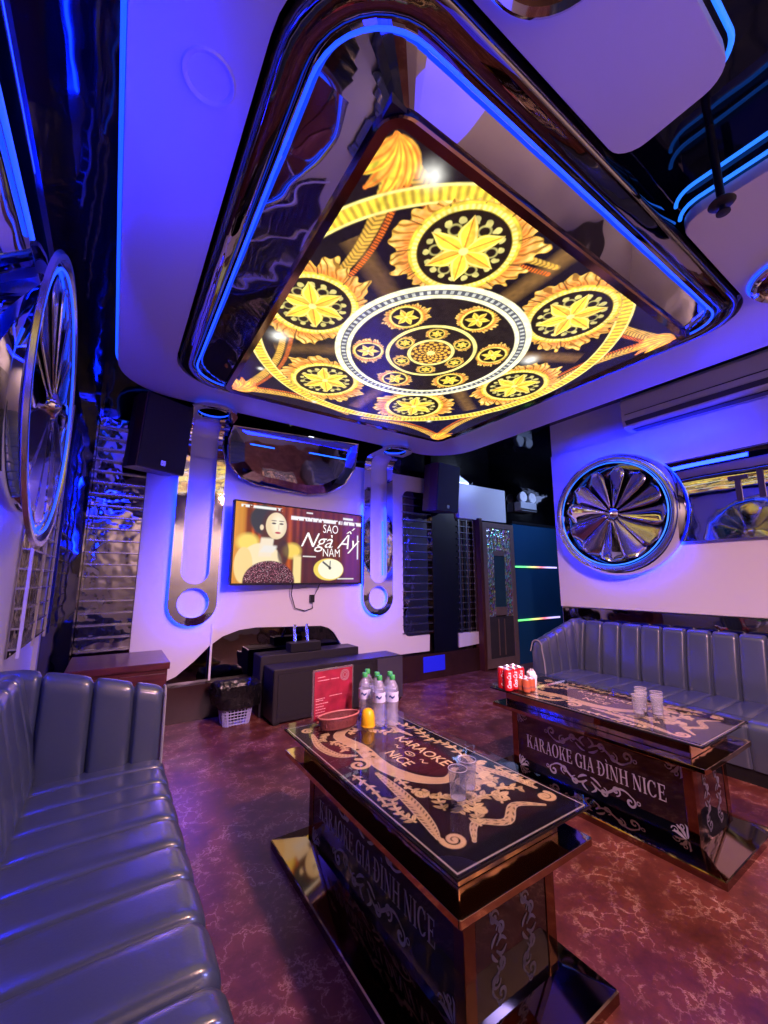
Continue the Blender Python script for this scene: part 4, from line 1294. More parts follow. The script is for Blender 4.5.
def flourish(B, mp, L_, H_, flip=1):
    """symmetrical scroll ornament of length L_ and height H_ about the origin"""
    wfun = lambda t: H_ * 0.11 * math.sin(PI * min(0.97, max(0.05, t))) ** 0.6 + H_ * 0.02
    for sg in (-1, 1):
        # long S curve
        P = [(sg * L_ * (0.03 + 0.40 * i / 24), flip * H_ * (0.28 * math.sin(i / 24 * 2 * PI) - 0.10)) for i in range(25)]
        B.ribbon(P, wfun, mp)
        B.ribbon([(sg * a, flip * b) for a, b in spiral(L_ * 0.40, H_ * 0.10, H_ * 0.30, -PI / 2, 1.25)], wfun, mp)
        B.ribbon([(sg * a, flip * b) for a, b in spiral(L_ * 0.27, -H_ * 0.18, H_ * 0.26, PI / 2, -1.3)], wfun, mp)
        B.ribbon([(sg * a, flip * b) for a, b in spiral(L_ * 0.15, H_ * 0.16, H_ * 0.24, -PI / 2, 1.3)], wfun, mp)
        B.ribbon([(sg * L_ * (0.02 + 0.10 * i / 12), flip * H_ * (-0.35 + 0.30 * (i / 12) ** 2)) for i in range(13)], wfun, mp)
        B.ribbon([(sg * L_ * (0.02 + 0.05 * math.sin(i / 12 * PI)), flip * H_ * (-0.10 + 0.55 * i / 12)) for i in range(13)], wfun, mp)
        B.ribbon([(sg * (L_ * 0.47 + H_ * 0.09 * math.cos(i / 10 * 2 * PI)), H_ * 0.09 * math.sin(i / 10 * 2 * PI)) for i in range(11)], H_ * 0.05, mp)


def corner_orn(B, mp, cx_, cy_, sx, sy, sz):
    for a0 in (0.15, 0.785, 1.42):
        P = [(cx_ + sx * sz * s * math.cos(a0 + 0.25 * math.sin(s * 3)), cy_ + sy * sz * s * math.sin(a0 + 0.25 * math.sin(s * 3))) for s in np.linspace(0.1, 1, 10)]
        B.ribbon(P, lambda t: sz * 0.22 * math.sin(PI * min(0.98, max(0.04, t))), mp)
    for (u, v, tr) in ((0.75, 0.35, 1.1), (0.35, 0.75, -1.1)):
        B.ribbon([(cx_ + sx * a, cy_ + sy * b) for a, b in spiral(u * sz, v * sz, sz * 0.26, 0, tr)], sz * 0.07, mp)


def table_print(nx=280, ny=560):
    """u: left to right across the table, v: near to far"""
    U, V = np.meshgrid(np.linspace(0, 1, nx), np.linspace(0, 1, ny))
    X = U * 0.66; Y = V * 1.36
    img = np.zeros((ny, nx, 3)); img[...] = (0.010, 0.006, 0.008)
    nz = vnoise(X * 40, Y * 40, 21); n2 = vnoise(X * 90, Y * 90, 22)
    GO = np.array((0.62, 0.40, 0.15)); CR = np.array((0.80, 0.58, 0.34)); PA = np.array((0.78, 0.56, 0.26))
    put(img, soft(np.maximum(np.abs(X - 0.33) - 0.25, np.abs(Y - 0.68) - 0.60), 0.02) * 0.9, (0.030, 0.010, 0.012))
    # centre cartouche
    px = 0.66 / nx
    put(img, soft(np.hypot((X - 0.60 * 0.66) / 0.135, (Y - 0.53 * 1.36) / 0.25) - 1, 0.12), (0.075, 0.014, 0.018))

    def curve(ctrl):
        pts = []
        c = [Vector((a * 0.66, b * 1.36)) for a, b in ctrl]
        for i in range(len(c) - 1):
            p0 = c[max(0, i - 1)]; p1 = c[i]; p2 = c[i + 1]; p3 = c[min(len(c) - 1, i + 2)]
            for k in range(6):
                t = k / 6
                q = 0.5 * ((2 * p1) + (p2 - p0) * t + (2 * p0 - 5 * p1 + 4 * p2 - p3) * t * t + (3 * p1 - p0 - 3 * p2 + p3) * t ** 3)
                pts.append((q.x, q.y))
        pts.append(tuple(c[-1]))
        return pts

    def ribbon_(P, w, col, comb=0.0, edge=True):
        d, t = stroke_d(X, Y, P)
        ww = w * np.sin(PI * np.clip(t, 0.04, 0.96)) ** 0.55
        m_ = soft(d - ww, px * 2)
        put(img, m_, col * 0.95)
        if comb: put(img, m_ * (np.sin(t * comb + d * 260) > 0.15) * soft(ww * 0.35 - d, 0.004), col * 0.22)
        put(img, m_ * 0.35 * nz, col * 0.5)
        if edge: put(img, soft(np.abs(d - ww) - 0.0016, px * 1.5) * 0.9, (0.85, 0.66, 0.38))

    def leaf(x_, y_, an, ln, wd, col):
        dx_, dy_ = X - x_, Y - y_
        s1 = dx_ * math.cos(an) + dy_ * math.sin(an); s2 = -dx_ * math.sin(an) + dy_ * math.cos(an)
        t = np.clip(s1 / ln, 0, 1)
        hw = wd * np.sin(PI * t ** 0.8)
        m_ = soft(np.abs(s2) - hw, px * 2) * (s1 > 0) * (s1 < ln)
        put(img, m_, col); put(img, m_ * soft(np.abs(s2) - 0.0010, px), col * 0.3)

    def vine(ctrl, ln=0.040, step=3, col=PA):
        P = curve(ctrl)
        d, t = stroke_d(X, Y, P)
        put(img, soft(d - 0.0045, px * 2), col)
        for k in range(1, len(P) - 1, step):
            an = math.atan2(P[k + 1][1] - P[k - 1][1], P[k + 1][0] - P[k - 1][0])
            for sg in (-1, 1):
                leaf(P[k][0], P[k][1], an + sg * (0.75 + 0.3 * random.random()), ln * (0.6 + 0.6 * random.random()), ln * 0.22, col * (0.7 + 0.5 * random.random()))

    def curl(u, v, r, a0, tr, w_=0.0065, col=PA):
        P = spiral(u * 0.66, v * 1.36, r, a0, tr, 34)
        d, t = stroke_d(X, Y, P)
        put(img, soft(d - w_ * (1.25 - 0.7 * t), px * 2), col)
        put(img, soft(np.hypot(X - P[-1][0], Y - P[-1][1]) - w_ * 1.3, px * 2), col)

    CRM = np.array((0.78, 0.52, 0.26))
    # broad cream ribbon sweeping past the lettering
    ribbon_(curve([(0.60, 0.90), (0.42, 0.86), (0.30, 0.80), (0.335, 0.67), (0.31, 0.55), (0.32, 0.46), (0.40, 0.37), (0.54, 0.32), (0.68, 0.36)]), 0.036, CRM)
    ribbon_(curve([(0.68, 0.36), (0.80, 0.32), (0.76, 0.25), (0.62, 0.26)]), 0.020, CRM * 0.85)
    # left scroll band with a comb of strokes, running to the near left corner
    ribbon_(curve([(0.14, 0.88), (0.09, 0.76), (0.13, 0.66), (0.24, 0.62)]), 0.020, PA, 120)
    curl(0.185, 0.555, 0.055, 1.2, -1.35, 0.010, CRM)
    ribbon_(curve([(0.22, 0.47), (0.21, 0.37), (0.19, 0.27), (0.15, 0.18), (0.11, 0.12)]), 0.024, CRM, 150)
    curl(0.165, 0.095, 0.040, 2.6, 1.6, 0.008, CRM)
    curl(0.30, 0.30, 0.030, 0.5, -1.5)
    # near end
    ribbon_(curve([(0.24, 0.065), (0.36, 0.115), (0.50, 0.075), (0.66, 0.115), (0.80, 0.07)]), 0.016, CRM, 90)
    curl(0.885, 0.095, 0.034, 0.6, -1.6, 0.008, CRM)
    vine([(0.36, 0.10), (0.45, 0.16), (0.56, 0.20), (0.70, 0.16)], 0.050, 2)
    vine([(0.30, 0.20), (0.36, 0.26), (0.42, 0.24)], 0.040, 2)
    vine([(0.62, 0.14), (0.74, 0.20), (0.84, 0.16)], 0.040, 2)
    curl(0.52, 0.215, 0.026, 0.0, 1.4); curl(0.72, 0.225, 0.022, 2.0, -1.4)
    # right side
    ribbon_(curve([(0.92, 0.14), (0.90, 0.24), (0.84, 0.33), (0.90, 0.42)]), 0.018, CRM, 110)
    vine([(0.86, 0.40), (0.92, 0.50), (0.88, 0.60), (0.92, 0.70), (0.86, 0.80)], 0.044, 2)
    ribbon_(curve([(0.80, 0.66), (0.78, 0.76), (0.84, 0.84), (0.76, 0.90)]), 0.016, CRM, 90)
    curl(0.82, 0.90, 0.034, 0.0, 1.5); curl(0.90, 0.34, 0.022, 0, 1.3)
    # far end
    vine([(0.22, 0.93), (0.36, 0.90), (0.50, 0.935), (0.66, 0.92)], 0.046, 2)
    vine([(0.40, 0.80), (0.50, 0.84), (0.60, 0.80), (0.66, 0.74)], 0.044, 2)
    vine([(0.20, 0.78), (0.24, 0.72), (0.22, 0.68)], 0.036, 2)
    curl(0.14, 0.925, 0.034, 0.5, 1.5); curl(0.56, 0.86, 0.028, 0.0, 1.4); curl(0.30, 0.70, 0.022, 1.0, -1.3)
    vine([(0.08, 0.50), (0.09, 0.40), (0.06, 0.30)], 0.034, 2)
    vine([(0.56, 0.30), (0.66, 0.27), (0.74, 0.29), (0.80, 0.24)], 0.046, 2)
    vine([(0.48, 0.26), (0.44, 0.20), (0.36, 0.17)], 0.040, 2)
    vine([(0.30, 0.42), (0.28, 0.34), (0.34, 0.27)], 0.036, 2)
    vine([(0.94, 0.30), (0.93, 0.22), (0.95, 0.16)], 0.036, 2)
    vine([(0.72, 0.86), (0.78, 0.80), (0.74, 0.72)], 0.040, 2)
    vine([(0.10, 0.20), (0.08, 0.26), (0.12, 0.32)], 0.036, 2)
    vine([(0.26, 0.86), (0.20, 0.84), (0.16, 0.80)], 0.034, 2)
    curl(0.62, 0.24, 0.030, 1.0, 1.4, 0.006, CRM); curl(0.46, 0.145, 0.024, 2.0, -1.5); curl(0.80, 0.28, 0.022, 0.0, 1.4)
    # bottle-like blue emblem zone is left plain; frame line
    fr_ = np.maximum(np.abs(X - 0.33) - 0.318, np.abs(Y - 0.68) - 0.668)
    put(img, soft(np.abs(fr_) - 0.0022, px * 1.4), (0.55, 0.45, 0.40))
    for (a, b) in ((0.30, 0.66), (0.36, 0.62), (0.33, 0.58)):
        dx_ = np.abs(X - a * 0.66); dy_ = np.abs(Y - b * 1.36)
        put(img, soft(np.sqrt(dx_) + np.sqrt(dy_) - 0.15, 0.03), (0.10, 0.05, 0.02))
    return np.clip(img, 0, 1)


PRINT = attr_mat('printed_table_top', 0, False, 0.22)
tb = thing('karaoke_table', 'low bronze mirror glass-topped table in front bearing bottles, yellow cup and menu', 'table', (1.20, 1.62, 0), 'bronze glass topped karaoke tables')
MB().prism(rrect(0.853, 1.549, 0.925, 2.322, 0.012, 3), lambda a, b, d: (a, b, d), 0.588, 0.600).build('glass_top', GLASS, tb)
pt = raster_plane('printed_panel', table_print(), lambda u, v: (0.872 + u * 0.658, 0.945 + v * 1.357, 0.582 + 0 * u), PRINT, tb)
subs(tb, pt)
tt = lambda cx_, cy_: (lambda a, b: (cx_ + b, cy_ - a, 0.584))
text_mesh('KARAOKE', 0.084, CREAM, 'lettering', pt, tt(1.322, 1.665), sx=1.0, offset=0.001)
text_mesh('NICE', 0.082, CREAM, 'lettering', pt, tt(1.178, 1.650), sx=0.95, offset=0.001)
MB().ribbon([(0.03 * math.cos(i / 20 * 2 * PI), 0.016 * math.sin(i / 20 * 2 * PI)) for i in range(21)], 0.006, tt(1.25, 1.66)).build('emblem_ring', CREAM, pt)
MB().ribbon([(-0.014 + 0.028 * i / 8, 0.004 * math.sin(i)) for i in range(9)], 0.006, tt(1.25, 1.66)).build('emblem_stroke', CREAM, pt)
for o_ in (0.075, -0.125):
    MB().ribbon([(o_ + 0.05 * i / 8, 0.010 * math.sin(i * 0.9)) for i in range(9)], 0.006, tt(1.25, 1.66)).build('emblem_flourish', CREAM, pt)
MB().box(0.935, 1.475, 1.01, 2.245, 0.430, 0.455).build('fascia', BRONZED, tb)
MB().box(0.869, 1.533, 0.942, 2.305, 0.574, 0.580).build('top_board', BLACKP, tb)
MB().box(0.955, 1.455, 1.03, 2.225, 0.480, 0.574).build('mirror_apron', BRONZE, tb, bevel=0.004)
MB().prism(rrect(0.873, 1.527, 0.940, 2.290, 0.008, 2), lambda a, b, d: (a, b, d), 0.455, 0.480).build('shelf', BRONZE, tb, bevel=0.004)
# body: black glass panels between bronze corner posts
bx0, bx1, by0, by1, bz0, bz1 = 0.985, 1.435, 1.045, 2.205, 0.055, 0.430
for (a, b) in ((bx0, by0), (bx1 - 0.05, by0), (bx0, by1 - 0.05), (bx1 - 0.05, by1 - 0.05)):
    MB().box(a, a + 0.05, b, b + 0.05, bz0, bz1).build('post', BRONZED, tb, bevel=0.003)
gl = MB().box(bx0 + 0.004, bx0 + 0.02, by0 + 0.05, by1 - 0.05, bz0, bz1).build('side_panel', BGLASS, tb); subs(tb, gl)
MB().box(bx1 - 0.02, bx1 - 0.004, by0 + 0.05, by1 - 0.05, bz0, bz1).build('side_panel', BGLASS, tb)
ge = MB().box(bx0 + 0.05, bx1 - 0.05, by0 + 0.004, by0 + 0.02, bz0, bz1).build('end_panel', BGLASS, tb); subs(tb, ge)
MB().box(bx0 + 0.05, bx1 - 0.05, by1 - 0.02, by1 - 0.004, bz0, bz1).build('end_panel', BGLASS, tb)
mL = lambda a, b: (bx0 + 0.0025, (by0 + by1) / 2 - a, b)
polys, wdt = glyphs('KARAOKE GIA \u0110\u00ccNH NICE')
ht = 0.083; kx = 0.90 / (wdt * ht)
B = MB()
for q in polys:
    n0 = len(B.v)
    pts = [mL((a - wdt / 2) * ht * kx - 0.005, 0.205 + b * ht) for a, b in q]
    B.v += pts; B.f.append(tuple(range(n0, n0 + 4)))
B.build('lettering', SILVER, gl)
B = MB(); flourish(B, lambda a, b: mL(a, 0.355 + b), 0.62, 0.105); B.build('scroll_ornament', SILVER, gl)
B = MB(); flourish(B, lambda a, b: mL(a, 0.135 + b), 0.62, 0.105, -1); B.build('scroll_ornament', SILVER, gl)
for (a, b, sx, sy) in ((-0.525, bz0 + 0.005, 1, 1), (0.525, bz0 + 0.005, -1, 1), (-0.525, bz1 - 0.005, 1, -1), (0.525, bz1 - 0.005, -1, -1)):
    B = MB(); corner_orn(B, mL, a, b, sx, sy, 0.075); B.build('corner_ornament', SILVER, gl)
DIMP = mat('dim_print', (0.24, 0.24, 0.32), 0.4, mottle=(20, 0.1))
for xx in (1.135, 1.285):
    B = MB(); flourish(B, lambda a, b: (xx + b, by0 + 0.0025, 0.24 + a), 0.32, 0.085); B.build('scroll_ornament', DIMP, ge)
# flared mirror plinth
lo = [(a, b, 0.0) for a, b in rrect(0.825, 1.545, 0.895, 2.33, 0.006, 2)]
l1 = [(a, b, 0.034) for a, b in rrect(0.825, 1.545, 0.895, 2.33, 0.006, 2)]
l2 = [(a, b, 0.038) for a, b in rrect(0.830, 1.540, 0.900, 2.325, 0.006, 2)]
l3 = [(a, b, 0.062) for a, b in rrect(0.975, 1.445, 1.035, 2.215, 0.006, 2)]
B = MB().grid([lo, l1, l2, l3], close_v=True); B.ngon(l3); B.ngon(list(reversed(lo)))
B.build('plinth', mat('plinth_mirror', (0.30, 0.20, 0.145), 0.05, 1.0, mottle=(2, 0.1)), tb)
DX = 1.627
tb2 = dup(tb, (1.20 + DX, 1.60, 0), 'low bronze mirror glass-topped table before the right sofa bearing red cans')

# ================================================================== THINGS ON THE FRONT TABLE
TT = 0.600
GT = 'things on the front table'
# menu stand
mn = thing('menu_stand', 'upright red acrylic menu card standing on the front table', 'menu', (1.145, 2.245, TT))
mA = Vector((1.000, 2.235, TT)); mB_ = Vector((1.278, 2.265, TT)); md = (mB_ - mA); mw = md.length; md.normalize(); mnn = Vector((md.y, -md.x, 0))


def mmap(u, v, d):
    p = mA + md * u + mnn * d; return (p.x, p.y, TT + v)


MB().prism(rrect(0, mw, 0, 0.285, 0.006, 3), lambda a, b, d: mmap(a, b, d), -0.004, 0.004).build('acrylic_sheet', thin_glass('clear_acrylic', (0.9, 0.8, 0.84), 0.05, 1.5, 0.10, (0.85, 0.62, 0.70)), mn)
MENU = mat('red_menu_paper', (0.27, 0.016, 0.04), 0.4, mottle=(14, 0.8), emit=(0.6, 0.04, 0.08), strength=0.0)
card = MB().prism(rrect(0.010, mw - 0.010, 0.010, 0.275, 0.002, 2), lambda a, b, d: mmap(a, b, d), 0.0042, 0.0055).build('card', MENU, mn); subs(mn, card)
B = MB()
for (u, v, w_) in ((0.03, 0.240, 0.05), (0.03, 0.222, 0.07), (0.12, 0.222, 0.05), (0.02, 0.125, 0.06), (0.02, 0.115, 0.05), (0.02, 0.098, 0.07), (0.02, 0.083, 0.05), (0.02, 0.068, 0.06), (0.02, 0.053, 0.055), (0.02, 0.038, 0.06), (0.11, 0.13, 0.08)):
    uu = u
    while uu < u + w_:
        ww = 0.004 + 0.008 * random.random(); B.prism([(uu, v), (uu + ww, v), (uu + ww, v + 0.004), (uu, v + 0.004)], lambda a, b, d: mmap(a, b, d), 0.0056, 0.0062); uu += ww + 0.003
B.build('print_lines', mat('pink_print', (0.75, 0.38, 0.40), 0.5, mottle=(9, 0.1)), card)
B = MB()
for r_2 in (0.030, 0.022, 0.012):
    B.ribbon([(0.215 + r_2 * math.cos(i / 16 * 2 * PI), 0.235 + r_2 * math.sin(i / 16 * 2 * PI)) for i in range(17)], 0.003, lambda a, b: mmap(a, b, 0.0060))
B.build('rosette', mat('grey_print', (0.35, 0.26, 0.28), 0.5, mottle=(9, 0.1)), card)
MB().box(1.03, 1.25, 2.225, 2.30, TT, TT + 0.006).build('foot', mat('acrylic_foot', (0.4, 0.05, 0.06), 0.1, mottle=(9, 0.1)), mn)

# oval rattan tray
tr_ = thing('rattan_tray', 'oval dark red rattan tray in front of the menu card', 'tray', (1.115, 2.13, TT))
ov = lambda k, h: [(1.118 + 0.122 * k * math.cos(2 * PI * i / 40), 2.135 + 0.060 * k * math.sin(2 * PI * i / 40), TT + h) for i in range(40)]
B = MB().grid([ov(0.90, 0.0), ov(0.96, 0.03), ov(1.0, 0.055), ov(0.97, 0.058), ov(0.93, 0.03), ov(0.88, 0.012)], close_v=True)
B.ngon(ov(0.90, 0.0)); B.ngon(ov(0.88, 0.012)); B.build('basket', TRAY, tr_, smooth=True)
MB().tube(ov(1.0, 0.057), 0.005, closed=True).build('rim', mat('tray_rim', (0.42, 0.14, 0.13), 0.45, mottle=(60, 0.3)), tr_, smooth=True)
B = MB()
for i in range(-4, 5):
    for j in range(-1, 2):
        B.box(1.118 + i * 0.022 - 0.009, 1.118 + i * 0.022 + 0.009, 2.135 + j * 0.026 - 0.010, 2.135 + j * 0.026 + 0.010, TT + 0.012, TT + 0.028 + 0.006 * ((i + j) % 2))
B.build('woven_base', TRAY, tr_, bevel=0.003)

cup = thing('yellow_cup', 'small yellow cup turned upside down beside the water bottles', 'cup', (1.252, 2.045, TT))
MB().lathe([(0.038, 0.0), (0.0395, 0.006), (0.037, 0.05), (0.031, 0.076), (0.018, 0.088), (0.001, 0.090)], lambda a, b, h: (1.252 + a, 2.045 + b, TT + h), 28).build('shell', YELLOW, cup, smooth=True)
MB().lathe([(0.0385, 0.0), (0.0405, 0.0), (0.041, 0.005), (0.0395, 0.007)], lambda a, b, h: (1.252 + a, 2.045 + b, TT + h), 28).build('lip', YELLOW, cup, smooth=True)

# water bottles
def bottle_proto(x, y, label):
    t = thing('water_bottle', label, 'bottle', (x, y, TT), 'small water bottles on the front table')
    mp = lambda a, b, h: (x + a, y + b, TT + h)
    pr_ = [(0.001, 0.0), (0.026, 0.0), (0.0315, 0.006), (0.032, 0.03), (0.0300, 0.036), (0.032, 0.042), (0.0300, 0.060), (0.032, 0.066), (0.0300, 0.084), (0.032, 0.090), (0.032, 0.105), (0.032, 0.155), (0.0305, 0.16), (0.032, 0.165), (0.029, 0.18), (0.018, 0.200), (0.0125, 0.207), (0.0125, 0.22)]
    MB().lathe(pr_, mp, 24).build('body', PET, t, smooth=True)
    lb = MB().lathe([(0.0325, 0.110), (0.0328, 0.112), (0.0328, 0.153), (0.0325, 0.155)], mp, 24).build('label_band', LABEL, t, smooth=True); subs(t, lb)
    for a0 in (-2.7, -1.0, 0.7):
        rows = [[(0.0332 * math.cos(a0 + i * 0.13), 0.0332 * math.sin(a0 + i * 0.13), 0.134 + w_ + 0.004 * math.sin(i * 1.1)) for i in range(8)] for w_ in (-0.004, 0.005)]
        MB().grid([[mp(*p) for p in r] for r in rows]).build('logo_mark', NAVY, lb)
    MB().lathe([(0.0145, 0.210), (0.015, 0.212), (0.015, 0.228), (0.013, 0.231), (0.001, 0.231)], mp, 18).build('cap', GREEN, t, smooth=True)
    return t


bpos = [(1.375, 1.985, 'water bottle with green cap at the nearest right corner of the six'),
        (1.308, 2.015, 'water bottle with green cap right behind the yellow cup'),
        (1.275, 2.120, 'water bottle with green cap in the left row, between tray and pack'),
        (1.412, 2.062, 'water bottle with green cap on the right side of the pack'),
        (1.340, 2.092, 'water bottle with green cap in the middle of the pack'),
        (1.335, 2.190, 'water bottle with green cap at the back of the pack beside the menu card')]
bproto = bottle_proto(*bpos[0])
bproto.scale = (1.08, 1.08, 1.14)
for x, y, lab in bpos[1:]:
    dup(bproto, (x, y, TT), lab)


# glass tumblers
def tumbler(x, y, label, group):
    t = thing('glass_tumbler', label, 'glass', (x, y, TT), group)
    pr_ = [(0.001, 0.0), (0.026, 0.0), (0.027, 0.004), (0.035, 0.112), (0.0335, 0.112), (0.0262, 0.014), (0.001, 0.012)]
    rows = []
    for r, h in pr_:
        row = []
        for k in range(32):
            fac = 1.0 + (0.035 * math.cos(k * 2 * PI / 32 * 8) if (h < 0.095 and r > 0.0263) else 0.0)
            row.append((x + r * fac * math.cos(2 * PI * k / 32), y + r * fac * math.sin(2 * PI * k / 32), TT + h))
        rows.append(row)
    MB().grid(rows, close_v=True).build('glass_wall', TUMB, t, smooth=True)
    MB().tube([(x + 0.0343 * math.cos(2 * PI * k / 28), y + 0.0343 * math.sin(2 * PI * k / 28), TT + 0.113) for k in range(28)], 0.0012, closed=True, n=6).build('rim', RIMG, t, smooth=True)
    MB().lathe([(0.001, 0.0125), (0.022, 0.0125), (0.0255, 0.016), (0.022, 0.018), (0.001, 0.017)], lambda a, b, h: (x + a, y + b, TT + h), 24).build('thick_base', RIMG, t, smooth=True)
    return t


RIMG = thin_glass('glass_edge', (0.75, 0.75, 0.82), 0.05, 1.9, 0.62, (0.88, 0.84, 0.95))
gp = tumbler(1.122, 1.200, 'empty glass tumbler nearest the camera on the front table', 'glass tumblers on the front table')
dup(gp, (1.205, 1.235, TT), 'empty glass tumbler on the front table, half hidden behind its nearer twin')
for x, y, lab in ((2.690, 1.300, 'glass tumbler at the near left of the cluster on the right table'),
                  (2.755, 1.225, 'glass tumbler at the near end of the cluster on the right table'),
                  (2.785, 1.325, 'glass tumbler in the middle of the cluster on the right table'),
                  (2.860, 1.270, 'glass tumbler on the sofa side of the cluster, nearest the table end'),
                  (2.880, 1.370, 'glass tumbler at the back of the cluster towards the right sofa')):
    dup(gp, (x, y, TT), lab, 'glass tumblers on the right table')

# ================================================================== THINGS ON THE RIGHT TABLE
def can(x, y, r, h, m, label, group, logo=False):
    t = thing('drink_can', label, 'can', (x, y, TT), group)
    mp = lambda a, b, hh: (x + a, y + b, TT + hh)
    bd = MB().lathe([(0.001, 0.004), (r * 0.72, 0.0), (r, 0.008), (r, h - 0.012), (r * 0.90, h - 0.001)], mp, 28).build('body', m, t, smooth=True); subs(t, bd)
    MB().lathe([(r * 0.90, h - 0.001), (r * 0.86, h + 0.001), (r * 0.80, h - 0.004), (0.001, h - 0.004)], mp, 28).build('lid', ALU, t, smooth=True)
    if logo:
        for a0 in (-2.2, 0.9):
            text_mesh('Coca-Cola', 0.040, WPRINT, 'lettering', bd, lambda a, b: mp((r + 0.0006) * math.cos(a0 - b / r), (r + 0.0006) * math.sin(a0 - b / r), h / 2 + a * 0.62), shear=0.35, offset=0.0012)
    else:
        MB().lathe([(r + 0.0004, h * 0.30), (r + 0.0006, h * 0.32), (r + 0.0006, h * 0.42), (r + 0.0004, h * 0.44)], mp, 28).build('band', mat('can_band', (0.30, 0.10, 0.08), 0.4, mottle=(20, 0.1)), bd, smooth=True)
    return t


GC = 'red cola cans on the right table'
rc = can(2.475, 2.085, 0.033, 0.150, RED, 'red cola can at the near left corner of its block on the right table', GC, True)
for x, y, lab in ((2.543, 2.085, 'red cola can right of the near left one in the block'),
                  (2.612, 2.090, 'red cola can at the right end of the front row, behind the orange cans'),
                  (2.490, 2.153, 'red cola can at the back left of the block beside the table corner'),
                  (2.560, 2.155, 'red cola can in the middle of the back row of the block'),
                  (2.630, 2.158, 'red cola can at the back right of the block towards the sofa')):
    dup(rc, (x, y, TT), lab)
GO_ = 'small orange cans on the right table'
oc = can(2.548, 1.985, 0.026, 0.088, ORANGE, 'small orange can at the near left of its group of four', GO_)
for x, y, lab in ((2.603, 1.985, 'small orange can at the near right of its group of four'),
                  (2.560, 2.040, 'small orange can behind the near left one, against the red cans'),
                  (2.616, 2.040, 'small orange can at the back right of its group beside the white cup')):
    dup(oc, (x, y, TT), lab)
tp_ = thing('paper_cup', 'white paper cup with crumpled tissue beside the orange cans', 'cup', (2.705, 2.05, TT))
MB().lathe([(0.001, 0.0), (0.024, 0.0), (0.034, 0.085), (0.032, 0.085), (0.022, 0.006), (0.001, 0.006)], lambda a, b, h: (2.705 + a, 2.05 + b, TT + h), 24).build('cup_wall', TISSUE, tp_, smooth=True)
rows = []
for i in range(9):
    row = []
    for k in range(18):
        r = 0.005 + 0.030 * math.sin(PI * (i + 0.5) / 9.5) * (0.8 + 0.4 * random.random())
        row.append((2.700 + r * math.cos(2 * PI * k / 18), 2.055 + r * math.sin(2 * PI * k / 18), TT + 0.065 + 0.055 * i / 8 * (0.8 + 0.4 * random.random())))
    rows.append(row)
MB().grid(rows, close_v=True).build('tissue', TISSUE, tp_, smooth=True, angle=25)

# ================================================================== FLOOR ITEMS BY THE STAGE
sb = thing('subwoofer_box', 'large black subwoofer box on the floor below the television', 'subwoofer', (2.2, 4.3, 0))
MB().prism([(1.405, 4.06), (2.95, 4.06), (2.95, 4.38), (1.405, 4.38)], lambda a, b, d: (a, b, d), 0.02, 0.515).build('cabinet', BLACKV, sb, bevel=0.012)
MB().box(1.45, 2.55, 4.052, 4.062, 0.06, 0.47).build('front_grille', GRILLE, sb)
MB().box(2.60, 2.95, 4.045, 4.06, 0.05, 0.50).build('end_plate', mat('grey_vinyl', (0.06, 0.055, 0.08), 0.4, mottle=(6, 0.2)), sb)
for (a, b) in ((1.45, 4.10), (2.90, 4.10), (1.45, 4.34), (2.90, 4.34)):
    MB().box(a - 0.03, a + 0.03, b - 0.03, b + 0.03, 0, 0.02).build('foot', BLACKP, sb)
s2 = thing('amplifier_case', 'low black equipment case behind the subwoofer in the white wall cutout', 'case', (1.8, 4.53, 0))
MB().prism([(1.37, 4.39), (2.55, 4.39), (2.55, 4.655), (1.37, 4.655)], lambda a, b, d: (a, b, d), 0, 0.60).build('cabinet', BLACKV, s2, bevel=0.01)
MB().box(1.40, 1.75, 4.50, 4.60, 0.60, 0.604).build('top_plate', BLACKP, s2)
rcv = thing('microphone_receiver', 'small black receiver with two silver aerials on the black case', 'receiver', (1.86, 4.45, 0.60))
MB().box(1.70, 2.06, 4.40, 4.56, 0.604, 0.70).build('case', BLACKP, rcv, bevel=0.006)
for xx in (1.80, 1.95):
    MB().tube([(xx, 4.54, 0.69), (xx + 0.02, 4.62, 0.82), (xx + 0.03, 4.64, 0.87)], 0.018, n=10).build('aerial', CHROME, rcv, smooth=True)
for (px_, py_, pz_) in ((1.60, 4.43, 0.60), (1.80, 4.20, 0.515)):
    pass

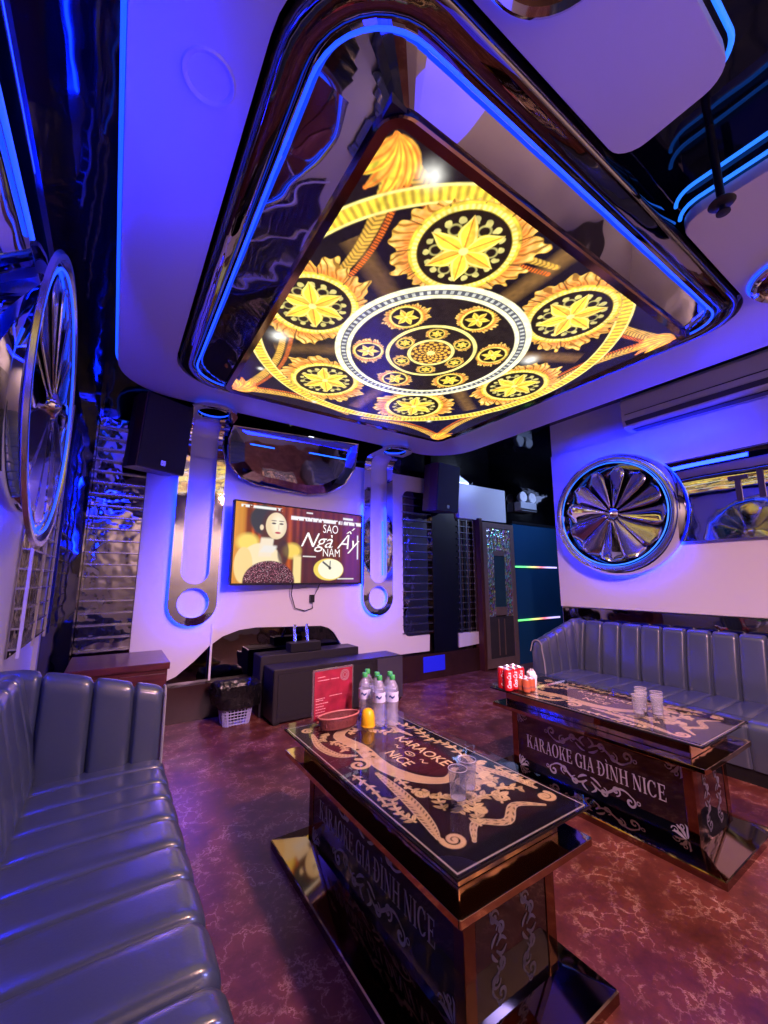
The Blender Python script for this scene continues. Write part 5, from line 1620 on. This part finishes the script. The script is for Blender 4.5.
bn = thing('waste_bin', 'lilac plastic basket bin with black liner beside the subwoofer', 'bin', (1.16, 4.33, 0))
bx_, by_ = 1.135, 4.38
sq = lambda k, z, wob=0.0: [(bx_ + k * a * (1 + wob * random.uniform(-1, 1)), by_ + k * b * (1 + wob * random.uniform(-1, 1)), z) for a, b in rrect(-1, 1, -0.8, 0.8, 0.35, 5)]
B = MB()
# lattice basket: rings and staves
for i in range(9):
    z = 0.012 + 0.028 * i; k = 0.12 + 0.045 * z / 0.28
    B.tube(sq(k, z), 0.005, closed=True, n=5)
ring0 = sq(0.12, 0.0); ring1 = sq(0.163, 0.27)
for i in range(0, len(ring0)):
    B.tube([ring0[i], ring1[i]], 0.004, n=5)
for sx_, sy_ in ((-1, 0), (1, 0), (0, -1), (0, 1)):
    for j in range(-3, 4):
        q = j / 4.2
        a0 = (sx_ if sx_ else q, sy_ * 0.8 if sy_ else q * 0.8)
        B.tube([(bx_ + 0.12 * a0[0], by_ + 0.12 * a0[1], 0), (bx_ + 0.163 * a0[0], by_ + 0.163 * a0[1], 0.27)], 0.004, n=5)
B.ngon(sq(0.118, 0.004))
B.build('basket', BINP, bn)
rows = [sq(0.11, 0.05), sq(0.15, 0.25), sq(0.185, 0.36, 0.06), sq(0.215, 0.375, 0.07), sq(0.22, 0.31, 0.09), sq(0.21, 0.24, 0.10), sq(0.19, 0.17, 0.16)]
MB().grid(rows, close_v=True).build('liner', LINER, bn, smooth=True, angle=60)

cb = thing('mahogany_cabinet', 'low mahogany cabinet behind the far arm of the left sofa', 'cabinet', (0.0, 4.3, 0))
MB().box(-0.22, 0.455, 3.96, 4.64, 0.0, 0.66).build('carcass', MAHOG, cb)
MB().box(-0.235, 0.47, 3.94, 4.65, 0.66, 0.715).build('top', MAHOG, cb, bevel=0.004)
for xx in (-0.21, 0.12):
    dd = MB().box(xx, xx + 0.32, 3.945, 3.96, 0.05, 0.63).build('door', MAHOG, cb, bevel=0.003); subs(cb, dd)
    MB().tube([(xx + (0.28 if xx < 0 else 0.04), 3.945, 0.36), (xx + (0.28 if xx < 0 else 0.04), 3.925, 0.36)], 0.012).build('knob', STEEL, dd)

for o in bpy.data.objects:
    if '_at' in o:
        del o['_at']
